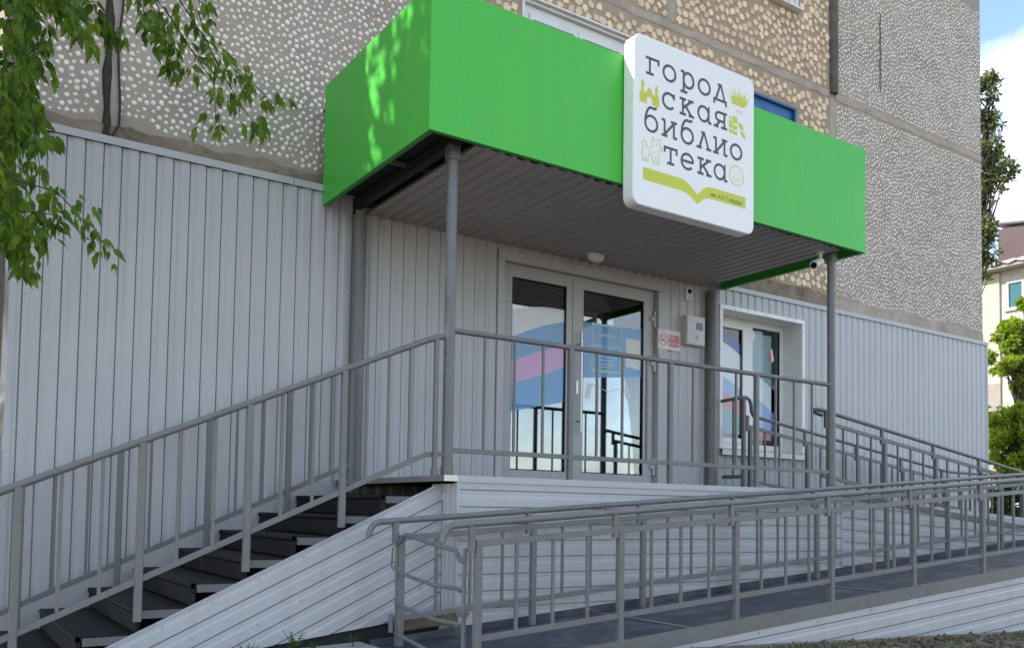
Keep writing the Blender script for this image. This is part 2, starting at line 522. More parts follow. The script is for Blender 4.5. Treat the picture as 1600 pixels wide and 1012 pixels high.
# rooms behind the glazing
def room(x0, x1, z0, z1, depth, y0):
    mb = MB()
    v = [(x0, y0, z0), (x1, y0, z0), (x1, depth, z0), (x0, depth, z0), (x0, y0, z1), (x1, y0, z1), (x1, depth, z1), (x0, depth, z1)]
    return mb.add(v, [(0, 1, 2, 3), (4, 7, 6, 5), (1, 5, 6, 2), (0, 3, 7, 4), (3, 2, 6, 7)])
part('entrance_hall', room(2.2, 4.8, 0.0, 2.6, 3.6, 0.16), 'room', B)
part('reading_room', room(4.9, 8.4, 0.0, 2.6, 4.5, 0.36), 'room', B)
part('upstairs_room', room(2.5, 4.5, 3.1, 4.9, 3.0, 0.3), 'room', B)
part('upstairs_room', room(5.0, 7.2, 3.1, 4.9, 3.0, 0.3), 'room', B)
part('upstairs_room', room(5.2, 7.2, 5.8, 7.6, 3.0, 0.3), 'room', B)

# joints between the concrete panels: uneven mortar, a little proud
def mortar_strip(pts_top, pts_bot, y, t, m, name, jitter=0.012):
    mb = MB()
    n = len(pts_top)
    V = []
    for (xt, zt), (xb, zb) in zip(pts_top, pts_bot):
        V.append((xt, y, zt)); V.append((xt, y - t * random.uniform(0.5, 1), zt - 0.012)); V.append((xb, y - t * random.uniform(0.5, 1), zb + 0.012)); V.append((xb, y, zb))
    F = []
    for i in range(n - 1):
        for k in range(3):
            F.append((4 * i + k, 4 * i + k + 1, 4 * (i + 1) + k + 1, 4 * (i + 1) + k))
    mb.add(V, [f[::-1] for f in F])
    return part(name, mb, m, B)
def hstrip(x0, x1, z0, z1, m, name, jit=0.012, step=0.12, t=0.012):
    n = max(2, int((x1 - x0) / step))
    X = np.linspace(x0, x1, n)
    mortar_strip([(x, z1 + random.uniform(-jit, jit)) for x in X], [(x, z0 + random.uniform(-jit, jit)) for x in X], YB, t, m, name)
hstrip(XC + 0.05, XR_, 5.03, 5.125, 'seam', 'panel_joint')
hstrip(XA, XC - 0.06, 5.03, 5.12, 'seam', 'panel_joint', 0.015)
hstrip(XL_ + 0.01, XA, 2.35, 2.545, 'band', 'base_band', 0.03, t=0.02)
hstrip(XA, XC - 0.03, 2.30, 2.53, 'band', 'base_band', 0.02, t=0.016)
hstrip(XC - 0.03, XR_, 2.28, 2.50, 'seam', 'base_band', 0.022, t=0.016)
def vstrip(x0, x1, z0, z1, m, name, jit=0.01):
    n = max(2, int((z1 - z0) / 0.12)); Z = np.linspace(z0, z1, n)
    mb = MB(); V, F = [], []
    for z in Z:
        a, b = x0 + random.uniform(-jit, jit), x1 + random.uniform(-jit, jit)
        V += [(a, YB, z), (a + 0.01, YB - random.uniform(0.006, 0.012), z), (b - 0.01, YB - random.uniform(0.006, 0.012), z), (b, YB, z)]
    for i in range(n - 1):
        for k in range(3): F.append((4 * i + k, 4 * i + k + 1, 4 * i + k + 5, 4 * i + k + 4))
    mb.add(V, F); part(name, mb, m, B)
vstrip(XC - 0.05, XC + 0.06, 2.5, 5.03, 'seam', 'panel_joint')
vstrip(4.68, 4.80, 5.12, 8.0, 'seam', 'panel_joint')
part('joint_seal', MB().tube([(XC + 0.01, YB - 0.01, 5.10), (XC + 0.01, YB - 0.012, 5.13), (XC + 0.005, YB - 0.015, 6.5), (XC + 0.015, YB - 0.015, 8)], 0.062, 10), 'tube', B, True)
# tarred joint and cable on the left panel
mb = MB(); V, F = [], []
Z = np.linspace(2.38, 5.5, 24)
for i, z in enumerate(Z):
    w = 0.028 + 0.008 * math.sin(i * 2.1) + (0.03 if i == 0 else 0); x = -0.876 + 0.006 * math.sin(i * 1.3)
    V += [(x - w, YB - 0.001, z), (x - w * 0.5, YB - 0.02, z), (x + w * 0.5, YB - 0.018, z), (x + w, YB - 0.001, z)]
for i in range(len(Z) - 1):
    for k in range(3): F.append((4 * i + k, 4 * i + k + 1, 4 * i + k + 5, 4 * i + k + 4))
part('tarred_joint', mb.add(V, F), 'tar', B)
part('cable', MB().tube([(-0.80 + 0.012 * math.sin(k * 0.9) - (0.05 if k == 0 else 0), YB - 0.02, 2.42 + 0.13 * k) for k in range(22)], 0.009, 6), 'tar', B, True)
# crack on the right-hand panel
mb = MB(); V, F = [], []
for i in range(18):
    z = 5.35 + 1.15 * i / 17; x = 8.55 + 0.014 * math.sin(i * 1.7); w = 0.006 + 0.02 * math.sin(PI * i / 17) * random.uniform(0.5, 1)
    V += [(x - w, YB - 0.003, z), (x + w, YB - 0.003, z)]
for i in range(17): F.append((2 * i, 2 * i + 1, 2 * i + 3, 2 * i + 2))
part('wall_crack', mb.add(V, F), 'tube', B)

# ------- stone facing: convex irregular chips set in the mortar
def poly_pts(r, n, jag=0.22):
    a0 = random.uniform(0, 2 * PI)
    return [(r * random.uniform(1 - jag, 1 + jag * 0.6) * math.cos(a0 + 2 * PI * k / n + random.uniform(-0.2, 0.2)),
             r * random.uniform(1 - jag, 1 + jag * 0.6) * math.sin(a0 + 2 * PI * k / n + random.uniform(-0.2, 0.2))) for k in range(n)]

def scatter(x0, x1, z0, z1, d, ok, tries=9):
    cell = d / 1.41421
    gw, gh = int((x1 - x0) / cell) + 2, int((z1 - z0) / cell) + 2
    grid = {}
    res = []
    for j in range(gh):
        for i in range(gw):
            for _ in range(tries):
                x = x0 + (i + random.random()) * cell; z = z0 + (j + random.random()) * cell
                if x > x1 or z > z1 or not ok(x, z): continue
                bad = False
                for a in range(-2, 3):
                    for b in range(-2, 3):
                        q = grid.get((i + a, j + b))
                        if q and (q[0] - x) ** 2 + (q[1] - z) ** 2 < d * d: bad = True; break
                    if bad: break
                if not bad:
                    grid[(i, j)] = (x, z); res.append((x, z)); break
    return res

def chips(x0, x1, z0, z1, d, r, ok):
    V, F = [], []
    for x, z in scatter(x0, x1, z0, z1, d, ok, 5):
        n = random.choice([4, 4, 4, 5]); rr = r * random.choice([1, 1, 1, 0.85, 1.12, 0.65])
        pp = poly_pts(rr, n, 0.12); o = len(V)
        t = random.uniform(0.003, 0.006)
        V += [(x + a * 1.06, YB + 0.001, z + b * 1.06) for a, b in pp] + [(x + a * 0.9, YB - t, z + b * 0.9) for a, b in pp]
        for k in range(1, n - 1): F.append((o + n, o + n + k, o + n + k + 1))
        for k in range(n):
            j = (k + 1) % n
            F.append((o + k, o + j, o + n + j)); F.append((o + k, o + n + j, o + n + k))
    return V, F
def patchy(x, z): return math.sin(x * 3.1 + 1.7 * math.sin(z * 2.3)) * math.sin(z * 4.1 + 1.3 * math.sin(x * 1.9)) > 0.72 and random.random() < 0.55
def ok_left(x, z): return not patchy(x, z) and abs(x + 0.86) > 0.075 and z > 2.60 + 0.03 * math.sin(x * 7) + 0.02 * math.sin(x * 17)
V, F = chips(XL_ + 0.03, XA - 0.03, 2.56, 4.9, 0.046, 0.0205, ok_left)
grid_mesh('white_chips', V, F, 'chip', B, kind='stuff')
def ok_right(x, z):
    return not patchy(x, z) and not (4.995 < z < 5.165) and z > 2.53 + 0.02 * math.sin(x * 5) and not (abs(x - 8.55) < 0.03 and 5.4 < z < 6.5)
V, F = chips(XC + 0.10, XR_ - 0.02, 2.50, 7.3, 0.045, 0.0185, ok_right)
grid_mesh('white_chips', V, F, 'chip', B, kind='stuff')

def ok_tan(x, z):
    for h in tan_holes:
        if h[0] - 0.10 < x < h[1] + 0.10 and h[2] - 0.1 < z < h[3] + 0.10: return False
    if 4.97 < z < 5.18 or abs(x - 4.74) < 0.10 and z > 5.0: return False
    return z > 2.58
stones = scatter(XA + 0.05, XC - 0.10, 2.58, 6.6, 0.086, ok_tan, 14)
vis, rest = [], []
for x, z in stones:
    d = np.array([x, YB, z]) - CAM
    w = d @ _F; u = CX + FPX * (d @ _R) / w; v = CY - FPX * (d @ _U) / w
    top = 5 + 0.393 * (u - 757)                     # canopy hides what is below its top edge
    low = 457 - 0.256 * (u - 1130) if 1130 < u < 1310 else 1e9
    show = 0 < v < 1012 and (v < top or v > low) and not (975 < u < 1182 and v > 40 + 0.4 * (u - 975))
    (vis if show else rest).append((w, x, z))
vis.sort()
rest = vis[300:] + rest
vis = vis[:300]
stone_meshes = []
for k in range(14):
    n = random.choice([4, 4, 5, 5]); pp = poly_pts(0.052, n, 0.15)
    mb = MB(); mb.add([(a * 1.03, 0.004, b * 1.03) for a, b in pp] + [(a, -0.006, b) for a, b in pp] + [(a * 0.93, -0.010, b * 0.93) for a, b in pp],
                      [tuple(2 * n + i for i in range(n))] + [(s * n + i, s * n + (i + 1) % n, (s + 1) * n + (i + 1) % n, (s + 1) * n + i) for s in (0, 1) for i in range(n)])
    stone_meshes.append(mb.mesh('stone', 'stone', center=False)[0])
for w, x, z in vis:
    o = link('stone', random.choice(stone_meshes), (x, YB, z), B)
    o.rotation_euler = (0, random.uniform(0, 2 * PI), 0)
    s = random.uniform(0.72, 1.06); o.scale = (s, 1, s * random.uniform(0.85, 1.15))
V, F = [], []
for w, x, z in rest:
    n = random.choice([4, 5, 5]); pp = poly_pts(0.05 * random.uniform(0.75, 1.05), n, 0.15); o = len(V)
    V += [(x + a * 1.03, YB + 0.003, z + b * 1.03) for a, b in pp] + [(x + a * 0.9, YB - 0.010, z + b * 0.9) for a, b in pp]
    for k in range(1, n - 1): F.append((o + n, o + n + k, o + n + k + 1))
    for k in range(n):
        j = (k + 1) % n
        F.append((o + k, o + j, o + n + j)); F.append((o + k, o + n + j, o + n + k))
grid_mesh('tan_stones', V, F, 'stone', B, kind='stuff')

# ------- grey profiled cladding of the ground floor (sheets about ten ribs wide)
def PW(u, v, d): return (u, -d, v)
ZCL, ZCR, ZB_ = 2.385, 2.30, -1.45
def sheet(u0, u1, z0, z1, shift=0.0):
    kw = dict(depth=0.011, gw=0.085) if u0 < 5 else dict(depth=0.013, gw=0.03, gd=-0.002)      # the far wall shows broad soft bands, no open laps
    mb = corr(MB(), lambda u, v, d: (u, -d - shift, v), u0, u1, const(z0), const(z1), phase=-1.442, **kw)
    return part('cladding_sheet', mb, 'clad', B)
e = [-1.445, -0.36, 0.72]
for a, b in zip(e[:-1], e[1:]): sheet(a, b, ZB_, ZCL - 0.03)
sheet(0.72, 1.03, ZB_, ZCL - 0.03)
sheet(1.05, 1.92, -0.1, 2.31); sheet(1.925, DOOR[0] - 0.09, -0.1, 2.31, 0.002)
sheet(DOOR[0] - 0.09, 3.6, 2.19, 2.31); sheet(3.6, DOOR[1] + 0.11, 2.19, 2.31)
sheet(DOOR[1] + 0.11, 5.12, -0.1, 2.31, 0.002)
sheet(5.12, WIN[0] - 0.012, ZB_, ZCR); sheet(WIN[0] - 0.012, WIN[1] + 0.012, WIN[3] + 0.012, ZCR)
sheet(WIN[0] - 0.012, WIN[1] + 0.012, ZB_, WIN[2] - 0.03)
e = [WIN[1] + 0.012, 7.9, 8.95, 10.0, 10.95]
for a, b in zip(e[:-1], e[1:]): sheet(a, b, ZB_, ZCR)
def cap(x0, x1, z, h=0.05):
    mb = MB().box(x0, x1, -0.026, YB, z, z + 0.006)
    mb.box(x0, x1, -0.028, -0.0225, z - h, z)
    return part('cap_flashing', mb, 'clad', B)
cap(-1.45, 0.50, ZCL + 0.02); cap(0.505, 1.03, ZCL + 0.02)
cap(5.15, 8.2, ZCR + 0.015, 0.045); cap(8.204, 10.96, ZCR + 0.015, 0.045)
part('corner_trim', MB().box(-1.452, -1.41, -0.018, YB, ZB_, ZCL).box(-1.4525, -1.4465, 0.02, 0.4, ZB_, ZCL), 'clad', B)
part('corner_trim', MB().box(10.93, 10.955, -0.018, YB + 0.3, ZB_, ZCR), 'clad', B)
# trim round the entrance opening
tr = MB().box(2.47, 4.59, -0.03, -0.012, 2.095, 2.195)
part('lintel_trim', tr, 'clad', B)
part('jamb_trim', MB().box(2.47, 2.545, -0.027, 0.03, 0.0, 2.093), 'clad', B)
part('jamb_trim', MB().box(4.475, 4.585, -0.027, -0.012, 0.0, 2.093).box(4.475, 4.482, -0.012, 0.09, 0, 2.093), 'clad', B)
part('soffit_trim', MB().box(2.547, 4.473, -0.028, 0.09, 2.098, 2.108), 'clad', B)

# ------- entrance doors
def frame_rect(mb, x0, x1, z0, z1, w, y0, y1, wb=None):
    wb = wb or w
    mb.box(x0, x0 + w, y0, y1, z0, z1); mb.box(x1 - w, x1, y0, y1, z0, z1)
    mb.box(x0 + w, x1 - w, y0, y1, z1 - w, z1); mb.box(x0 + w, x1 - w, y0, y1, z0, z0 + wb)
    return mb
fr = frame_rect(MB(), 2.55, 4.47, 0.01, 2.095, 0.035, 0.045, 0.12)
part('door_frame', fr, 'alu', B)
def text_mesh(s, size, y, x, z, m, name, parent, align='LEFT', mirror=False, rot=0):
    cu = bpy.data.curves.new('text', 'FONT')
    cu.body = s; cu.size = size; cu.align_x = align
    to = bpy.data.objects.new('text', cu)
    COL.objects.link(to)
    dg = bpy.context.evaluated_depsgraph_get()
    me = bpy.data.meshes.new_from_object(to.evaluated_get(dg))
    bpy.data.objects.remove(to)
    for v in me.vertices:
        a, b = v.co.x, v.co.y
        v.co = ((-a if mirror else a), 0, b)
    me.materials.clear(); me.materials.append(M[m])
    return link(name, me, (x, y, z), parent)

def flat(mb, poly, y):
    """flat print facing -Y"""
    return mb.add([(x, y, z) for x, z in poly], [tuple(range(len(poly)))])

def leaf_door(x0, x1, gx0, gx1, hinge_x):
    leaf = part('door_leaf', frame_rect(MB(), x0, x1, 0.03, 2.06, 0.001, 0.03, 0.09), 'alu', B)
    mb = MB()
    mb.box(x0, gx0, 0.028, 0.09, 0.03, 2.06); mb.box(gx1, x1, 0.028, 0.09, 0.03, 2.06)
    mb.box(gx0, gx1, 0.028, 0.09, 1.972, 2.06); mb.box(gx0, gx1, 0.028, 0.09, 0.03, 0.158)
    me, c = mb.mesh('door_leaf', 'alu')
    leaf.data = me; leaf.location = c - ORG[B.name]; ORG[leaf.name] = c
    gk = MB(); w = 0.010
    gk.box(gx0, gx0 + w, 0.036, 0.05, 0.158, 1.972); gk.box(gx1 - w, gx1, 0.036, 0.05, 0.158, 1.972)
    gk.box(gx0 + w, gx1 - w, 0.036, 0.05, 1.962, 1.972); gk.box(gx0 + w, gx1 - w, 0.036, 0.05, 0.158, 0.168)
    part('gasket', gk, 'rubber', leaf)
    part('glass_pane', MB().box(gx0 + 0.003, gx1 - 0.003, 0.052, 0.058, 0.16, 1.97), 'doorglass', leaf)
    for z in (1.80, 1.33, 0.25):
        hb = MB().tube([(hinge_x, 0.012, z - 0.085), (hinge_x, 0.012, z + 0.085)], 0.019, 10)
        hb.box(hinge_x - 0.05, hinge_x - 0.012, 0.006, 0.03, z - 0.02, z + 0.02)
        part('hinge', hb, 'alu', leaf, True)
    return leaf
LD = leaf_door(2.582, 3.376, 2.66, 3.305, 2.566)
RD = leaf_door(3.384, 4.438, 3.515, 4.315, 4.452)
hm = MB().tube([(3.452, -0.03, 0.545), (3.452, -0.03, 1.545)], 0.013, 10)
hm.tube([(3.452, -0.03, 0.66), (3.452, 0.03, 0.66)], 0.010, 8).tube([(3.452, -0.03, 1.42), (3.452, 0.03, 1.42)], 0.010, 8)
part('pull_handle', hm, 'steel', RD, True)
part('lock_plate', MB().box(3.425, 3.455, 0.022, 0.0275, 0.93, 1.06), 'steel', RD)
# printed films behind the glass of the left leaf
fy = 0.0512
gx0, gx1 = 2.665, 3.30
def wave_band(mb, x0, x1, zf0, zf1, y, n=14):
    X = np.linspace(x0, x1, n)
    for i in range(n - 1):
        flat(mb, [(X[i], zf0(X[i])), (X[i + 1], zf0(X[i + 1])), (X[i + 1], zf1(X[i + 1])), (X[i], zf1(X[i]))], y)
    return mb
s_ = lambda base, sl, amp=0.0: (lambda x: base + sl * (x - gx0) + amp * math.sin((x - gx0) / (gx1 - gx0) * PI))
part('window_film', wave_band(MB(), gx0, gx1, s_(0.95, 0.36), s_(1.165, 0.36, 0.015), fy), 'filmpink', LD)
part('window_film', wave_band(MB(), gx0, gx1, s_(0.70, 0.22), s_(0.95, 0.36), fy), 'filmblue', LD)
part('window_film', wave_band(MB(), gx0, gx1, s_(1.165, 0.36, 0.015), s_(1.40, 0.36, 0.02), fy), 'filmblue', LD)
part('window_film', wave_band(MB(), gx0, gx1, s_(1.40, 0.36, 0.02), s_(1.66, 0.13, 0.03), fy), 'filmwhite', LD)
# decals of the right leaf
dx0, dx1, dz0, dz1 = 3.64, 4.03, 1.18, 1.67
fm = MB()
for a in ((dx0, dx1, dz1 - 0.022, dz1), (dx0, dx1, dz0, dz0 + 0.022), (dx0, dx0 + 0.012, dz0 + 0.022, dz1 - 0.022), (dx1 - 0.012, dx1, dz0 + 0.022, dz1 - 0.022)):
    flat(fm, [(a[0], a[2]), (a[1], a[2]), (a[1], a[3]), (a[0], a[3])], 0.0505)
part('hours_frame', fm, 'hours', RD)
text_mesh('ЧАСЫ РАБОТЫ', 0.049, 0.0505, (dx0 + dx1) / 2, 1.42, 'paper', 'hours_lettering', RD, 'CENTER')
fm = MB()
for z, w in ((1.56, 0.22), (1.545, 0.12), (1.37, 0.24), (1.335, 0.28), (1.30, 0.2), (1.26, 0.26), (1.235, 0.14)):
    flat(fm, [(3.835 - w / 2, z), (3.835 + w / 2, z), (3.835 + w / 2, z + 0.006), (3.835 - w / 2, z + 0.006)], 0.0505)
part('hours_lines', fm, 'paper', RD)
fm = MB()
flat(fm, [(4.09, 1.27), (4.29, 1.25), (4.29, 1.56), (4.09, 1.56)], 0.0509)
part('notice_paper', fm, 'paper', RD)
fm = MB()
flat(fm, [(3.57, 0.90), (3.62, 0.90), (3.66, 1.05), (3.61, 1.06)], 0.0509)
flat(fm, [(4.09, 1.06), (4.13, 1.06), (4.16, 0.94), (4.12, 0.94)], 0.0509)
flat(fm, [(3.615, 1.056), (3.86, 0.985), (3.86, 0.99), (3.615, 1.062)], 0.0507)
flat(fm, [(4.10, 1.056), (3.86, 0.985), (3.86, 0.99), (4.10, 1.062)], 0.0507)
part('paper_books', fm, 'filmwhite', RD)
part('door_film', wave_band(MB(), 3.52, 4.31, lambda x: 1.10 + 0.10 * (x - 3.5), lambda x: 1.66 + 0.02 * (x - 3.5), 0.0516), 'filmblue', RD)

# ------- library window in a white reveal
wy = 0.26
rv = MB()
x0, x1, z0, z1 = WIN
rv.add([(x0, 0, z0), (x0, wy, z0 + 0.03), (x0, wy, z1), (x0, 0, z1)], [(0, 1, 2, 3)])
rv.add([(x1, 0, z0), (x1 , wy, z0 + 0.03), (x1, wy, z1), (x1, 0, z1)], [(0, 3, 2, 1)])
rv.add([(x0, 0, z1), (x0, wy, z1), (x1, wy, z1), (x1, 0, z1)], [(0, 1, 2, 3)])
rv.add([(x0, 0, z0), (x0, wy, z0 + 0.03), (x1, wy, z0 + 0.03), (x1, 0, z0)], [(0, 3, 2, 1)])
Wd = part('library_window', frame_rect(MB(), x0 + 0.001, x1 - 0.001, z0 + 0.03, z1 - 0.001, 0.065, wy, wy + 0.06), 'pvc', B)
part('reveal', rv, 'pvc', Wd)
ot = MB(); w = 0.042
ot.box(x0 - w, x0, -0.022, 0.0, z0, z1); ot.box(x1, x1 + w, -0.022, 0.0, z0, z1); ot.box(x0 - w, x1 + w, -0.023, 0.0, z1, z1 + w)
part('flashing_frame', ot, 'flash', Wd)
sc = MB()
for sx in (x0 + 0.2, x0 + 0.7, x1 - 0.15): sc.tube([(sx, -0.023, z1 + 0.02), (sx, -0.027, z1 + 0.02)], 0.006, 6)
for sz in (z0 + 0.3, z0 + 0.8, z1 - 0.1): sc.tube([(x1 + 0.02, -0.022, sz), (x1 + 0.02, -0.026, sz)], 0.006, 6)
part('screws', sc, 'tube', Wd, kind='stuff')
sl = MB().add([(x0 - 0.05, wy - 0.02, z0 + 0.028), (x1 + 0.05, wy - 0.02, z0 + 0.028), (x1 + 0.05, -0.07, z0 - 0.015), (x0 - 0.05, -0.07, z0 - 0.015),
               (x1 + 0.05, -0.07, z0 - 0.075), (x0 - 0.05, -0.07, z0 - 0.075)], [(3, 2, 1, 0), (5, 4, 2, 3)])
part('drip_sill', sl, 'flash', Wd)
part('mullion', MB().box(6.125, 6.235, wy - 0.012, wy + 0.055, z0 + 0.095, z1 - 0.066), 'pvc', Wd)
sash = frame_rect(MB(), x0 + 0.066, 6.124, z0 + 0.096, z1 - 0.067, 0.055, wy - 0.014, wy + 0.05)
part('sash', sash, 'pvc', Wd)
part('glass_pane', MB().box(5.562, 6.068, wy + 0.02, wy + 0.03, z0 + 0.152, z1 - 0.123), 'winglass', Wd)
part('glass_pane', MB().box(6.236, x1 - 0.067, wy + 0.02, wy + 0.03, z0 + 0.096, z1 - 0.067), 'winglass', Wd)
gk = MB()
for a in ((5.562, 5.570, z0 + 0.152, z1 - 0.123), (6.060, 6.068, z0 + 0.152, z1 - 0.123), (6.236, 6.243, z0 + 0.096, z1 - 0.067), (x1 - 0.074, x1 - 0.067, z0 + 0.096, z1 - 0.067)):
    gk.box(a[0], a[1], wy + 0.005, wy + 0.019, a[2], a[3])
part('gasket', gk, 'rubber', Wd)
fy = wy + 0.0185
def wbands(x0_, x1_, off):
    f = lambda b, s2=-0.42: (lambda x: max(z0 + 0.16, min(z1 - 0.13, b + s2 * (x - 5.56) + 0.05 * math.sin((x - 5.5) * 4) + off)))
    return f
f = wbands(5.562, 6.068, 0)
A0, A1 = 5.572, 6.058
part('window_film', wave_band(MB(), A0, A1, f(1.80), f(1.93), fy), 'filmnavy', Wd)
part('window_film', wave_band(MB(), A0, A1, f(1.40), f(1.80), fy), 'filmwhite', Wd)
part('window_film', wave_band(MB(), A0, A1, f(1.17, -0.2), f(1.40), fy), 'filmsky', Wd)
part('window_film', wave_band(MB(), A0, A1, f(0.98, -0.2), f(1.17, -0.2), fy), 'filmred', Wd)
part('window_film', wave_band(MB(), A0, A1, f(0.66, 0), f(0.98, -0.2), fy), 'filmteal', Wd)
A0, A1 = 6.245, 6.60
part('window_film', wave_band(MB(), A0, A1, f(1.78, -0.42), f(3.2, 0), fy), 'filmteal', Wd)
part('window_film', wave_band(MB(), A0, A1 + 0.1, f(1.50, -0.42), f(1.78, -0.42), fy), 'filmwhite', Wd)
part('window_film', wave_band(MB(), A0, A1, f(1.05, -0.25), f(1.50, -0.42), fy), 'filmsky', Wd)
part('window_film', wave_band(MB(), A0, A1, f(0.62, -0.1), f(1.05, -0.25), fy), 'filmred', Wd)
fm = MB()
flat(fm, [(6.60, 0.80), (6.66, 0.80), (6.66, 1.36), (6.60, 1.30)], fy)
part('window_film', fm, 'filmnavy', Wd)
fm = MB(); flat(fm, [(6.53, 1.62), (6.60, 1.60), (6.645, 1.64), (6.60, 1.77), (6.55, 1.73)], fy - 0.004); part('paper_cutout', fm, 'filmred', Wd)
fm = MB(); flat(fm, [(6.60, 1.60), (6.645, 1.635), (6.61, 1.77), (6.585, 1.76)], fy - 0.006); part('paper_cutout', fm, 'paper', Wd)
fm = MB(); flat(fm, [(6.245, 1.80), (6.30, 1.84), (6.31, 1.92), (6.27, 1.95), (6.245, 1.90)], fy - 0.004); part('paper_cutout', fm, 'paper', Wd)

# ------- upper windows
def upper_window(x0, x1, z0, z1, m, n=2):
    wd = part('window', frame_rect(MB(), x0, x1, z0, z1, 0.075, YB + 0.03, YB + 0.10), m, B)
    part('outer_frame', frame_rect(MB(), x0 - 0.03, x1 + 0.03, z0 - 0.03, z1 + 0.03, 0.028, YB - 0.012, YB + 0.03), m, wd)
    for k in range(n):
        a = x0 + 0.075 + k * (x1 - x0 - 0.15) / n; b = x0 + 0.075 + (k + 1) * (x1 - x0 - 0.15) / n
        part('sash', frame_rect(MB(), a + 0.004, b - 0.004, z0 + 0.08, z1 - 0.08, 0.05, YB + 0.02, YB + 0.08), m, wd)
        part('glass_pane', MB().box(a + 0.055, b - 0.055, YB + 0.045, YB + 0.052, z0 + 0.131, z1 - 0.131), 'doorglass', wd)
    return wd
upper_window(*WW, 'pvc'); upper_window(*BW, 'blue', 3)
tw = upper_window(*TW, 'pvc')
part('drip_sill', MB().box(TW[0] - 0.05, TW[1] + 0.04, YB - 0.09, YB, TW[2] - 0.055, TW[2] - 0.032), 'pvc', tw)
part('drip_sill', MB().box(WW[0] - 0.05, WW[1] + 0.04, YB - 0.05, YB, WW[3] + 0.032, WW[3] + 0.05), 'pvc', B)

# ------------------------------------------------------------------ entrance canopy
FXL, FXR, FD, FZB, FZT = 0.747, 5.406, 1.831, 2.2435, 3.23
CXL, CXR, CY_, CZ = 1.055, 5.19, -1.61, 2.24
K = thing('entrance_canopy', 'bright green box canopy on four round grey posts over the library door', 'canopy', (3.1, -0.9, 0))
t = 0.012
part('front_fascia', MB().box(FXL, FXR, -FD, -FD + t, FZB, FZT), 'green', K)
part('side_fascia', MB().box(FXL, FXL + t, -FD + t + 0.001, -0.03, FZB - 0.004, FZT), 'green', K)
part('side_fascia', MB().box(FXR - t, FXR, -FD + t + 0.001, -0.03, FZB - 0.004, FZT), 'green', K)
rim = MB().box(FXL + 0.013, FXR - 0.013, -FD + t + 0.001, -FD + 0.035, FZB - 0.003, FZB + 0.004)
rim.box(FXL + 0.013, FXL + 0.045, -FD + 0.04, -0.05, FZB - 0.003, FZB + 0.004).box(FXR - 0.045, FXR - 0.013, -FD + 0.04, -0.05, FZB - 0.003, FZB + 0.004)
part('fascia_return', rim, 'greenedge', K)
part('canopy_shade_sheet', MB().box(FXL + 0.014, FXR - 0.014, -FD + 0.014, -0.012, 2.37, 2.38), 'dark', K)  # added black sheet, paints the shade of the hollow above the ceiling
part('canopy_roof', MB().box(FXL + 0.02, FXR - 0.02, -FD + 0.02, YB - 0.03, 3.05, 3.07), 'tube', K)
cs = []
e = [1.14, 2.15, 3.16, 4.17, 5.13]
for a, b in zip(e[:-1], e[1:]):
    mb = corr(MB(), lambda u, v, d: (u, v, CZ + 0.014 - d), a, b - 0.002, lambda u: -1.775 + 0.012 * math.sin(u * 9.0), const(-0.012), pitch=0.115, depth=0.016, crest=0.40, gw=0.20, gd=-0.06)
    part('ceiling_sheet', mb, 'ceil', K)
part('side_beam', MB().beam((CXL, -1.70, 2.31), (CXL, -0.03, 2.31), 0.06, 0.09), 'dark', K)  # left beam blackened to sink into the hollow's shade
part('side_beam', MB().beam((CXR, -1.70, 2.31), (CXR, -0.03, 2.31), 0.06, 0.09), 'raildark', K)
part('front_beam', MB().beam((FXL + 0.05, -1.72, 2.40), (FXR - 0.05, -1.72, 2.40), 0.05, 0.08), 'raildark', K)
part('cross_bar', MB().beam((FXL + 0.03, -0.95, 2.345), (FXR - 0.03, -0.95, 2.345), 0.03, 0.03), 'raildark', K)
for x, y, r, z0 in ((CXL, CY_, 0.0375, 0), (CXR, CY_, 0.0375, 0), (1.06, -0.075, 0.058, 0), (5.215, -0.075, 0.062, 0)):
    c = part('column', MB().tube([(x, y, z0), (x, y, 2.2)], r, 24), 'rail', K, True)
    if y < -1:
        part('column_cap', MB().beam((x, y, 2.175), (x, y, 2.275), 0.085, 0.085), 'raildark', c)
        part('weld_collar', MB().tube([(x, y, 0.003), (x, y, 0.075)], 0.044, 20), 'rail', c, True)

# ------------------------------------------------------------------ library sign
S = thing('library_sign', 'white square library signboard with rounded corners, charcoal slab lettering and lime pictures', 'sign', (3.05, -1.9, 2.063))
SX0, SX1, SZ0, SZ1, SYF, SYB = 2.3925, 3.7134, 2.063, 3.366, -1.956, -1.846
def rrect(x0, x1, z0, z1, r, n=7):
    pts = []
    for cx, cz, a0 in ((x1 - r, z0 + r, -PI / 2), (x1 - r, z1 - r, 0), (x0 + r, z1 - r, PI / 2), (x0 + r, z0 + r, PI)):
        pts += [(cx + r * math.cos(a0 + PI / 2 * k / n), cz + r * math.sin(a0 + PI / 2 * k / n)) for k in range(n + 1)]
    return pts
bx = MB(); c = 0.006
rings = []
for y, ins in ((SYB, 0.0), (SYF + c, 0.0), (SYF, c)):
    rings.append([(x, y, z) for x, z in rrect(SX0 + ins, SX1 - ins, SZ0 + ins, SZ1 - ins, 0.075 - ins)])
bx.loft(rings[::-1])
part('light_box', bx, 'white', S, True)
part('mounting_frame', MB().box(SX0 + 0.15, SX1 - 0.15, SYB, -FD - 0.001, 2.45, 2.50).box(SX0 + 0.15, SX1 - 0.15, SYB, -FD - 0.001, 3.0, 3.05), 'rail', S)

